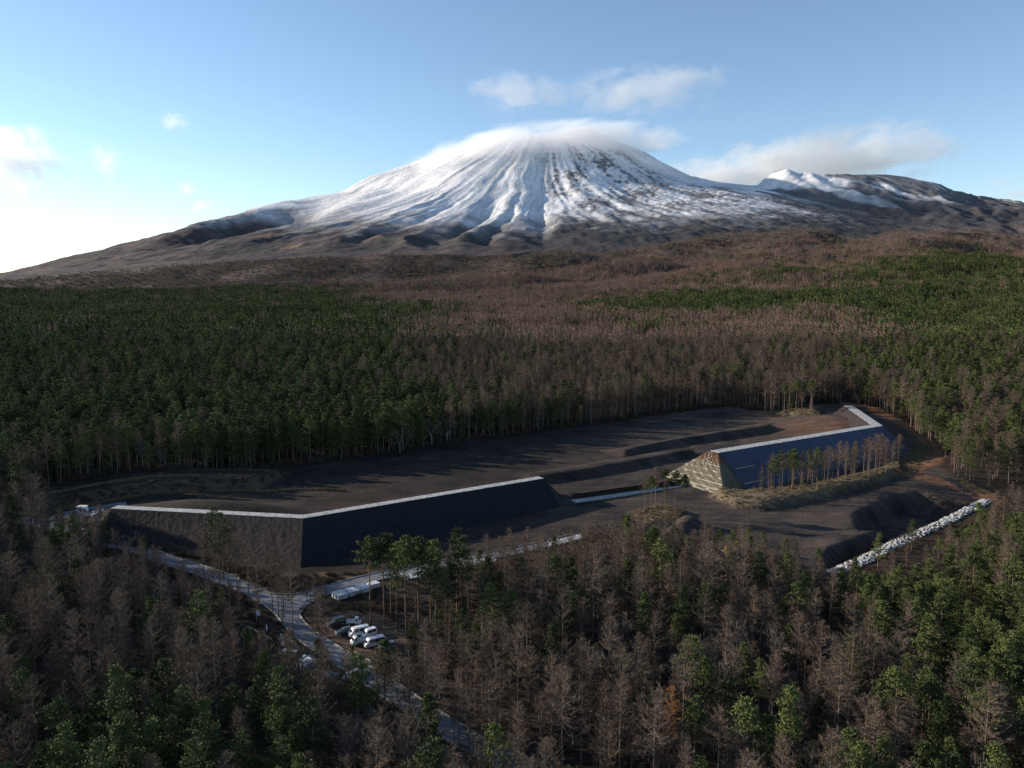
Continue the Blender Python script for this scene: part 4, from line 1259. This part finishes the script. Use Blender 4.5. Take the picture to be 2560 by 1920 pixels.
# ------------------------------------------------------------------ scattering
def scatter(name, meshes, pts, scale, seed, label, cat):
    """one stuff object: geometry nodes put a random mesh of the list at every point"""
    if len(pts) == 0: return
    r = np.random.default_rng(seed)
    coll = bpy.data.collections.new(name + '_kinds')
    for i, me in enumerate(meshes):
        coll.objects.link(bpy.data.objects.new(f'{name}_kind', me))
    me = bpy.data.meshes.new(name)
    me.vertices.add(len(pts)); me.vertices.foreach_set('co', np.asarray(pts, np.float32).ravel())
    rot = np.zeros((len(pts), 3), np.float32); rot[:, 2] = r.random(len(pts)) * 6.283; rot[:, :2] = r.normal(0, .03, (len(pts), 2))
    me.attributes.new('rot', 'FLOAT_VECTOR', 'POINT').data.foreach_set('vector', rot.ravel())
    sc = np.asarray(scale, np.float32)
    me.attributes.new('siz', 'FLOAT', 'POINT').data.foreach_set('value', sc)
    me.attributes.new('pick', 'INT', 'POINT').data.foreach_set('value', r.integers(0, len(meshes), len(pts)).astype(np.int32))
    ng = bpy.data.node_groups.new(name + '_scatter', 'GeometryNodeTree')
    ng.interface.new_socket('Geometry', in_out='INPUT', socket_type='NodeSocketGeometry')
    ng.interface.new_socket('Geometry', in_out='OUTPUT', socket_type='NodeSocketGeometry')
    N = ng.nodes; Lk = ng.links
    gi = N.new('NodeGroupInput'); go = N.new('NodeGroupOutput')
    iop = N.new('GeometryNodeInstanceOnPoints'); ci = N.new('GeometryNodeCollectionInfo')
    ci.inputs['Collection'].default_value = coll; ci.inputs['Separate Children'].default_value = True; ci.inputs['Reset Children'].default_value = True
    def attr(n_, dt):
        q = N.new('GeometryNodeInputNamedAttribute'); q.data_type = dt; q.inputs['Name'].default_value = n_
        return [s for s in q.outputs if s.enabled][0]
    Lk.new(gi.outputs[0], iop.inputs['Points']); Lk.new(ci.outputs[0], iop.inputs['Instance'])
    iop.inputs['Pick Instance'].default_value = True
    Lk.new(attr('pick', 'INT'), iop.inputs['Instance Index'])
    er = N.new('FunctionNodeEulerToRotation'); Lk.new(attr('rot', 'FLOAT_VECTOR'), er.inputs[0]); Lk.new(er.outputs[0], iop.inputs['Rotation'])
    Lk.new(attr('siz', 'FLOAT'), iop.inputs['Scale'])
    Lk.new(iop.outputs[0], go.inputs[0])
    o = link(bpy.data.objects.new(name, me))
    md = o.modifiers.new('scatter', 'NODES'); md.node_group = ng
    return tag(o, label, cat, kind='stuff')

def G(X, Y, cx, cy_, rx, ry): return np.exp(-(((X - cx) / rx) ** 2 + ((Y - cy_) / ry) ** 2))

def pine_share(X, Y):
    n = fbm(X / 60, Y / 60, 3, 151) ; n2 = fbm(X / 300, Y / 330, 3, 153)
    az = X / np.maximum(Y, 1)
    p = np.full(X.shape, .085)
    mid = sst(230, 330, Y)
    p = p + mid * .80 * sst(-.02, -.20, az + .10 * n + .00004 * (900 - Y)) * sst(270, 330, Y + 40 * n)      # dark pine wood, left
    p = p + mid * .40 * sst(.36, .52, az + .12 * n)                                                    # right-hand slopes
    p = p + .35 * sst(.45, .6, az) * sst(420, 600, Y)
    p = p + .85 * sst(1050, 1400, Y + 350 * n2 + 380 * az) * sst(.0, .22, az + .1 * n2)                     # pine belt below the mountain, right
    p = p - 1.2 * sst(1400, 1750, Y + 300 * n2) * sst(-.28, -.1, az) - .9 * sst(2100, 2700, Y + 400 * n2)                                        # brown foothill woods
    p = p + .5 * sst(1500, 1800, Y) * (1 - sst(2050, 2300, Y + 250 * n2)) * sst(.05, .3, az)
    p = p + .62 * G(X, Y, 112, 150, 44, 48) * sst(-.5, .25, n) + .5 * G(X, Y, 80, 95, 40, 30)               # lower right
    p = p + .55 * G(X, Y, 165, 205, 45, 45)
    p = p + .8 * G(X, Y, -52, 104, 22, 16) + .55 * G(X, Y, -8, 160, 26, 12)
    p = p + .3 * (n > .25) + .3 * (Y > 255) * (Y < 420) * (X < 40)
    return np.clip(p, .03, .97)

def broad_share(X, Y):
    n = fbm(X / 40, Y / 40, 3, 161)
    p = .07 + .16 * sst(.05, .35, n)
    p = p + .55 * G(X, Y, -120, 195, 40, 18) + .5 * G(X, Y, -130, 300, 40, 12) + .5 * sst(2000, 2600, Y + 300 * n)
    p = p + .3 * G(X, Y, 40, 120, 60, 30)
    return np.clip(p, 0, .75)

# ---- near and middle trees, one by one
px_, py_ = [], []
def jitter_grid(y0, y1, sp, half):
    gy = np.arange(y0, y1, sp * .92); out = []
    for j, yy in enumerate(gy):
        w = half(yy); gx = np.arange(-w[0], w[1], sp) + (j % 2) * sp / 2
        out.append(np.stack([gx, np.full(len(gx), yy)], 1))
    P = np.concatenate(out); return P + rng.uniform(-.42, .42, P.shape) * sp
P = np.concatenate([jitter_grid(78, 260, 4.5, lambda y: (.74 * y + 70, .74 * y + 25)), jitter_grid(260, 700, 5.2, lambda y: (.74 * y + 60, .74 * y + 25))])
edge = jitter_grid(262, 470, 4.0, lambda y: (260, 90))
ed = -poly_sd(edge[:, 0], edge[:, 1], CLEARING)
edge = edge[(ed > .5) & (ed < 26) & (edge[:, 1] > np.interp(edge[:, 0], [-200, -150, 90, 130], [250, 275, 380, 430]))]
nd = -poly_sd(P[:, 0], P[:, 1], CLEARING)
P = np.concatenate([P[~((nd < 26) & (P[:, 1] > np.interp(P[:, 0], [-200, -150, 90, 130], [250, 275, 380, 430])) & (P[:, 0] > -260) & (P[:, 0] < 90))], edge[edge[:, 0] < 90]])
X, Y = P[:, 0], P[:, 1]
road_d = np.minimum(line_d(X, Y, ROAD_MAIN), np.minimum(line_d(X, Y, ROAD_BRANCH), line_d(X, Y, ROAD_UPPER)))
ok = (poly_sd(X, Y, CLEARING) < -.5) & (road_d > np.where(Y < 146, 1.9, np.where(X < -106, 3.0, 4.2)) + 1.2 * rng.random(len(X))) & (poly_sd(X, Y, LOT) < 1.0)
ok &= poly_sd(X, Y, [(-70, 166), (-62, 172), (-45, 152), (-36, 143), (-42, 140), (-56, 152)]) < 0       # tents
ok &= poly_sd(X, Y, [(-50, 186), (-34, 197), (-22, 190), (-20, 172), (-32, 168), (-46, 178)]) < 0         # open bank under the slabs
ok &= line_d(X, Y, [(93, 193), (108, 204), (128, 221), (152, 238), (178, 258)]) > 3.0
ok &= line_d(X, Y, [(-20, 215), (3.4, 225.6), (31, 239)]) > 3.5
ok &= rng.random(len(X)) > .10
thin = G(X, Y, 200, 330, 30, 60)
ok &= rng.random(len(X)) > .35 * thin
X, Y = X[ok], Y[ok]
pp, bb = pine_share(X, Y), broad_share(X, Y)
u = rng.random(len(X))
kind = np.where(u < pp, 1, np.where(u < pp + (1 - pp) * bb, 2, 0))
scl = np.clip(rng.normal(1.0, .17, len(X)), .5, 1.35)
scl[kind == 2] *= rng.uniform(.8, 1.1, (kind == 2).sum())
scl[(Y < 225)] *= .80; scl[(Y >= 225)] *= .92
# young, low trees along the open front edge of the clearing
cd = -poly_sd(X, Y, CLEARING)
front = (Y < np.interp(X, [-200, -120, -40, 30, 90, 130, 180], [243, 232, 212, 246, 228, 250, 285])) & (X > -150)
room = (.27 * cd + rng.uniform(2.0, 8.5, len(X)) + 4 * (X < -40)) / 18.0
low = front & (scl > room)
scl = np.where(low, np.maximum(room, .36), scl)
gone = low & (room < .36) & (rng.random(len(X)) < .75)
gone |= front & (X > 70) & (cd < 16) & (rng.random(len(X)) < .55)
rx_ = np.interp(-Y, [-r_[1] for r_ in ROAD_MAIN], [r_[0] for r_ in ROAD_MAIN])
rdm = line_d(X, Y, ROAD_MAIN)
room2 = (.36 * rdm + rng.uniform(2.5, 8.5, len(X))) / 18.0
low2 = (X < rx_) & (Y > 152) & (Y < 232) & (X > -106) & (scl > room2)
ld = -poly_sd(X, Y, LOT)
room3 = (.40 * ld + rng.uniform(2.0, 8.0, len(X))) / 18.0
low3 = (Y < 162) & ((Y > 130) | (X > rx_)) & (X < -5) & (X > -62) & (ld < 31) & (scl > room3)
scl = np.where(low2, np.maximum(room2, .34), scl); scl = np.where(low3, np.maximum(room3, .34), scl)
gone |= (low2 & (room2 < .34) & (rng.random(len(X)) < .8)) | (low3 & (room3 < .34) & (rng.random(len(X)) < .8))
X, Y, kind, scl = X[~gone], Y[~gone], kind[~gone], scl[~gone]
Z = terrain(X, Y) - .15
FX = [(x, y, k, s, v) for k, s, v, L in (
    (1, 1.22, 4, [(-34.0, 167.9), (-31.1, 170.3), (-24.7, 162.7), (-22.7, 169.9)]), (1, 1.08, 2, [(-27.4, 165.7), (-30, 173.1), (-18.0, 165.4), (-20, 172), (-14, 178), (-12, 170)]),
    (0, .82, None, [(-56.3, 172.2), (-51.4, 163.2), (-64.8, 178.2), (-55.4, 168.2), (-58.2, 173.8), (-68.6, 182.2), (-46.2, 164.0), (-42.5, 157.6 - 3), (-60.4, 176.0), (-73.5, 187.2), (-80, 192), (-86, 196), (-76, 188)]),
    (0, .72, None, [(127, 277.7), (135, 289.1), (136.3, 285.4), (138.9, 290.1), (141, 282.7), (143.6, 287.4), (148.8, 293.1), (154.5, 296), (155.7, 302.8), (160.6, 298), (119.5, 274.6), (111, 273.6), (116.8, 277.7), (131, 281), (146, 297), (121.5, 271.0), (152, 291)]),
    (0, .66, None, [(98 + 4.6 * i + (i % 3) * .8, 269.6 + 2.15 * i + (i * 7 % 5) * .7) for i in range(14)]),
    (1, .76, 2, [(100.2, 267.2), (96.7, 263.3), (105.5, 268.6), (105.5, 272.6), (108.2, 274.6), (115.5, 278.7), (115.6, 270.6)]), (0, .55, None, [(94.1, 269.1), (95.1, 264.2)]),
    (1, .72, 4, [(56.9, 247.3), (53.7, 250.4), (59.8, 246.5), (47.3, 242.5)]), (0, .68, None, [(46, 246.1), (50.3, 249.6), (52.4, 242.3)]),
    (1, .95, 4, [(154.8, 410.7), (161.7, 411.7), (167.2, 405.5), (164, 417)]), (0, .95, None, [(160.3, 418.2), (167.2, 417.2), (174.1, 419.2), (170, 411)]),
    (1, .98, 1, [(-84, 199.5), (-80.5, 196.0)]), (1, .58, 3, [(105, 202), (122, 215.5)]), (1, .5, 5, [(64.8, 206.0), (69.5, 208.5), (60.5, 205.5), (73, 206)])) for x, y in L]
fx = np.array([f[:2] for f in FX]); fk = np.array([f[2] for f in FX]); fs_ = np.array([f[3] for f in FX])
# keep the scattered trees off the hand-placed ones
dmin = np.min(np.hypot(X[:, None] - fx[None, :, 0], Y[:, None] - fx[None, :, 1]), 1)
kk = dmin > 2.2
X, Y, Z, kind, scl = X[kk], Y[kk], Z[kk], kind[kk], scl[kk]
var = rng.integers(0, 60, len(X))
var = np.where((Y > 250) & (X < 60), np.where(kind == 1, rng.choice([6, 7, 6, 7, 0], len(X)), np.where(kind == 0, rng.choice([7, 8, 7, 8, 0], len(X)), var)), var)
X = np.concatenate([X, fx[:, 0]]); Y = np.concatenate([Y, fx[:, 1]]); Z = np.concatenate([Z, terrain(fx[:, 0], fx[:, 1]) - .15])
kind = np.concatenate([kind, fk]); scl = np.concatenate([scl, fs_])
var = np.concatenate([var, np.array([f[4] if f[4] is not None else i for i, f in enumerate(FX)])])
fixed = np.arange(len(X)) >= len(X) - len(FX)

# landmarks used in the labels of the trees that stand beside them
MARKS = [((-42.6, 168.6), 'the dark four wheel drive'), ((-36.2, 164.2), 'the tall white van'), ((-28.4, 157.2), 'the blue grey van'),
         ((-34, 146.2), 'the pale car on the road'), ((-49.2, 152.6), 'the striped curtain'), ((-49.1, 170.2), 'the bare pole at the fork'),
         ((-62.2, 169.8), 'the white banner flag'), ((-40, 190), 'the stacked white slabs'), ((64.5, 211.5), 'the yellow excavator'),
         ((90.5, 199.5), 'the near end of the boulder bank'), ((125, 225), 'the middle of the boulder bank'), ((172, 262), 'the far end of the boulder bank'),
         ((-20, 203), 'the white rubble strip'), ((22, 228), 'the far end of the service road'), ((60.5, 244.5), 'the knoll boulder'),
         ((-147.6, 244), 'the site cabin'), ((-157, 238), 'the hairpin bend'), ((-104, 209), 'the road below the dam end'), ((175, 280), 'the black sandbags'),
         ((-15, 131.8), 'the lower road bend'), ((94, 266), 'the yellow stepped dam end'), ((0.7, 117.6), 'the lowest stretch of road'), ((26.5, 114.5), 'the rusty orange larch'), ((47, 131), 'the lone round pine'), ((43, 148), 'the wide pale limbed tree'), ((78, 147), 'the big full pine'), ((-131, 190), 'the fan shaped grey tree'), ((-66, 121), 'the dense low pine'), ((104, 118), 'the yellowish pine'),
         ((160, 299), 'the red track bend'), ((208, 440), 'the far crest of the higher dam')]
OWN = {}
for (mx0, my0), nm in MARKS:
    for k in (0, 1, 2):
        idx = np.where((kind == k) & np.array([i not in OWN for i in range(len(X))]))[0]
        dd = np.hypot(X[idx] - mx0, Y[idx] - my0); o_ = np.argsort(dd)[:2]
        for rank, j in enumerate(o_):
            if dd[j] < 22: OWN[int(idx[j])] = (rank, nm, k)

DESC = {0: ('larch_tree', 'leafless brown larch', 'larch'), 1: ('pine_tree', 'green pine', 'pine'), 2: ('broadleaf_tree', 'bare broadleaf tree', 'broadleaf tree')}
def stand(x, y):
    if poly_sd(np.array([x]), np.array([y]), ISLAND)[0] > -3: return 'on the tan grass strip before the blue shaded dam face'
    if poly_sd(np.array([x]), np.array([y]), ISLAND2)[0] > -3: return 'on the small grassy knoll in the clearing'
    if poly_sd(np.array([x]), np.array([y]), BACKISLAND)[0] > -4: return 'on the tan grass patch behind the higher dam'
    if y > 260: return 'at the wood edge behind the cleared ground' if x < 150 else 'in the tall stand beside the red track'
    road_x = np.interp(-y, [-r_[1] for r_ in ROAD_MAIN], [r_[0] for r_ in ROAD_MAIN])
    if x < road_x: return 'in the dense wood on the outer side of the road' if y > 140 else 'in the dark wood at the lower road, outer side'
    if x < 35: return 'in the wood between the car park and the service road' if y > 140 else 'in the open wood downhill of the car park'
    return 'in the mixed wood below the boulder bank' if y < 200 and x > 60 else 'in the bare wood below the cleared ground'

inview = (np.abs(X) < .70 * (Y * math.cos(math.radians(7)) + 45)) & (Y > 96)
size = scl / np.hypot(X, Y)
taken = np.zeros(len(X), bool)
for k in (0, 1, 2):
    idx = np.where((kind == k) & inview)[0]
    order = idx[np.argsort(-(size[idx] + 10 * fixed[idx]))][:(285, 285, 200)[k]]
    taken[order] = True
for i in np.where(taken)[0]:
    k = int(kind[i]); nm, desc, cat = DESC[k]; K = KINDS[nm]; v = int(var[i]) % len(K.trunk)
    s = float(scl[i])
    big = 'tall ' if s > 1.08 else 'short ' if s < .78 else ''
    if i in OWN:
        rank, mk, _ = OWN[i]
        lab = f'{big}{desc} standing ' + ('nearest ' if rank == 0 else 'second nearest ') + mk
        grp = f'{cat} trees by landmarks'
    elif Y[i] < 260:
        st_ = 'in the wood round ' + min(MARKS, key=lambda q: (q[0][0] - X[i]) ** 2 + (q[0][1] - Y[i]) ** 2)[1]
        lab = f'{big}{desc} {st_}'; grp = lab
    else:
        st_ = stand(X[i], Y[i]); lab = f'{big}{desc} {st_}'; grp = f'{big}{desc} {st_}'
    root = empty(nm, (X[i], Y[i], Z[i]), float(rng.random() * 6.28), lab, cat, grp)
    root.scale = (s, s, s * float(rng.uniform(.94, 1.08)))
    link(bpy.data.objects.new('trunk', K.trunk[v]), root)
    link(bpy.data.objects.new('crown', K.crown[v]), root)
rest = ~taken
for k, (nm, lab) in enumerate((('larch_forest', 'brown leafless larch wood around and beyond the dams'), ('pine_forest', 'dark green pine wood around and beyond the dams'), ('broadleaf_forest', 'grey bare broadleaf trees mixed into the woods'))):
    s_ = rest & (kind == k)
    scatter(nm, KINDS[DESC[k][0]].full, np.stack([X[s_], Y[s_], Z[s_]], 1), scl[s_], 600 + k, lab, 'forest')

# single trees that stand out
def single(nm, T, Cn, mt, mc, x, y, label, cat):
    rt = empty(nm, (x, y, tz(x, y) - .1), 1.0, label, cat)
    link(bpy.data.objects.new('trunk', mesh_np('trunk', *T, [mt])), rt); link(bpy.data.objects.new('crown', mesh_np('crown', *Cn, [mc])), rt)
T, Cn = broadleaf(911, 15., .55, 3); single('birch_tree', T, Cn, M['pale_bark'], M['pale_bark'], 222.5, 398, 'forked white barked birch at the edge of the red track', 'birch')
T, Cn = larch(921, 17., .45, 60, 26, .13); single('larch_tree', T, Cn, M['bark'], M['orange_twigs'], 26.5, 114.5, 'larch still holding rusty orange needles in the bare wood', 'larch')
T, Cn = broadleaf(931, 15., 1.25); single('broadleaf_tree', T, Cn, M['grey_bark'], M['grey_twigs'], -52, 333, 'wide crowned pale bare tree at the edge of the cleared ground', 'broadleaf tree')

for (nm_, v_, sc_, x_, y_, lab_) in (('pine_tree', 5, .62, 47, 131, 'lone round crowned green pine among bare larches'), ('broadleaf_tree', 2, .95, 43, 148, 'wide bare tree with pale spreading limbs in the wood'),
                                   ('pine_tree', 0, .95, 78, 147, 'big full green pine standing out at the edge of the pine clump'), ('broadleaf_tree', 1, .85, -131, 190, 'fan shaped pale grey bare tree below the hairpin road'),
                                   ('pine_tree', 3, .9, -66, 121, 'bright green pine with dense low crown in the dark lower corner'), ('pine_tree', 1, .9, 104, 118, 'yellowish green pine in the lowest part of the pine clump')):
    K_ = KINDS[nm_]; rt = empty(nm_, (x_, y_, tz(x_, y_) - .1), v_ * 1.3, lab_, DESC[{'pine_tree': 1, 'broadleaf_tree': 2}[nm_]][2]); rt.scale = (sc_ * 1.1, sc_ * 1.1, sc_)
    link(bpy.data.objects.new('trunk', K_.trunk[v_]), rt); link(bpy.data.objects.new('crown', K_.crown[v_]), rt)

# ---- far woods
P = np.concatenate([jitter_grid(700, 1500, 12.0, lambda y: (.74 * y + 80, .74 * y + 40)), jitter_grid(1500, 2600, 15.5, lambda y: (.74 * y + 80, .74 * y + 40)),
                    jitter_grid(2600, 3480, 19.0, lambda y: (.74 * y + 80, .74 * y + 40))])
X, Y = P[:, 0], P[:, 1]
keep = rng.random(len(X)) > .10 + .55 * sst(.18, .38, fbm(X / 130, Y / 160, 3, 171)) * sst(900, 1500, Y)
X, Y = X[keep], Y[keep]
Z = terrain(X, Y) - .8
pp, bb = pine_share(X, Y), broad_share(X, Y); u = rng.random(len(X))
kd = np.where(u < pp, 1, np.where(u < pp + (1 - pp) * bb, 2, 0))
sc = np.clip(rng.normal(1, .14, len(X)), .65, 1.35) * (1 + .25 * sst(1500, 2600, Y)) * (1 - .35 * sst(2300, 3300, Y))
for k, (nm, key, lab) in enumerate((('larch_forest', 'larch', 'distant brown larch woods on the foot of the volcano'), ('pine_forest', 'pine', 'distant dark green pine woods on the plain'), ('broadleaf_forest', 'broad', 'distant bare grey broadleaf scrub on the foothills'))):
    s_ = kd == k
    scatter(nm, FAR[key], np.stack([X[s_], Y[s_], Z[s_]], 1), sc[s_], 620 + k, lab, 'forest')

# ---- undergrowth and dry grass
def fill(poly, n, seed, inner=0.0):
    r = np.random.default_rng(seed); a_ = np.array(poly); lo, hi = a_.min(0), a_.max(0)
    Q = r.uniform(lo, hi, (n, 2)); return Q[poly_sd(Q[:, 0], Q[:, 1], poly) > inner]
def along(pts, n, w, seed):
    r = np.random.default_rng(seed); out = []
    P_ = np.array(pts, float); L = np.hypot(*(P_[1:] - P_[:-1]).T); c = np.concatenate([[0], np.cumsum(L)])
    t = r.random(n) * c[-1]
    x = np.interp(t, c, P_[:, 0]); y = np.interp(t, c, P_[:, 1])
    return np.stack([x, y], 1) + r.normal(0, w, (n, 2))
g = np.concatenate([fill(ISLAND, 1700, 1, -.5), fill(ISLAND2, 420, 2, -.3), fill(BACKISLAND, 600, 3), along(BANK[:6], 900, .5, 4), along([(-98, 274), (-80, 277), (-66, 276)], 250, .5, 14), along([(-172, 258), (-165, 265), (-156, 274), (-143, 282), (-128, 284), (-112, 281)], 900, .7, 5),
                    along([(166, 303), (172, 313), (188, 330), (198, 345)], 500, 2.2, 6), along([(182, 290), (181, 276), (183, 266)], 200, 1.2, 7), along([(-45, 178.5), (-33, 178), (-26, 180)], 200, .9, 8)])
gz_ = terrain(g[:, 0], g[:, 1])
scatter('dry_grass', GRASS, np.column_stack([g, gz_ - .05]), rng.uniform(.3, .8, len(g)), 640, 'tall tan dry grass on the islands and banks of the clearing', 'grass')
b = P2 = np.concatenate([jitter_grid(84, 262, 2.9, lambda y: (.74 * y + 30, .74 * y + 10)), fill(BANK, 900, 11), along(ROAD_MAIN[5:12], 500, 5, 12), fill([(-118, 222), (-62, 197), (-40, 200), (-42, 192), (-54, 186), (-64, 187), (-90, 206)], 900, 13)])
bx, by = b[:, 0], b[:, 1]
rd = np.minimum(line_d(bx, by, ROAD_MAIN), np.minimum(line_d(bx, by, ROAD_BRANCH), line_d(bx, by, ROAD_UPPER)))
bd_ = poly_sd(bx, by, BANK)
vg = poly_sd(bx, by, [(-118, 222), (-62, 197), (-40, 200), (-42, 192), (-54, 186), (-64, 187), (-90, 206)])
okb = ((poly_sd(bx, by, CLEARING) < -.5) | ((bd_ > 0) & (bd_ < 7)) | (vg > 0)) & (rd > 3.4) & (poly_sd(bx, by, LOT) < 0) & (line_d(bx, by, RIPRAP) > 2.6)
b = b[okb]
eb = jitter_grid(255, 480, 2.4, lambda y: (250, 300)); ed = -poly_sd(eb[:, 0], eb[:, 1], CLEARING)
eb = eb[(ed > .3) & (ed < 9) & (eb[:, 1] > np.interp(eb[:, 0], [-200, -150, 90, 130, 180, 240], [250, 275, 380, 430, 440, 300])) & (line_d(eb[:, 0], eb[:, 1], RED_ROAD) > 4)]
bs = np.concatenate([rng.uniform(.4, 1.15, len(b)), rng.uniform(.8, 2.3, len(eb))]); b = np.concatenate([b, eb])
scatter('undergrowth', BUSH, np.column_stack([b, terrain(b[:, 0], b[:, 1]) - .05]), bs, 650, 'low brown leafless undergrowth on the wood floor', 'undergrowth')
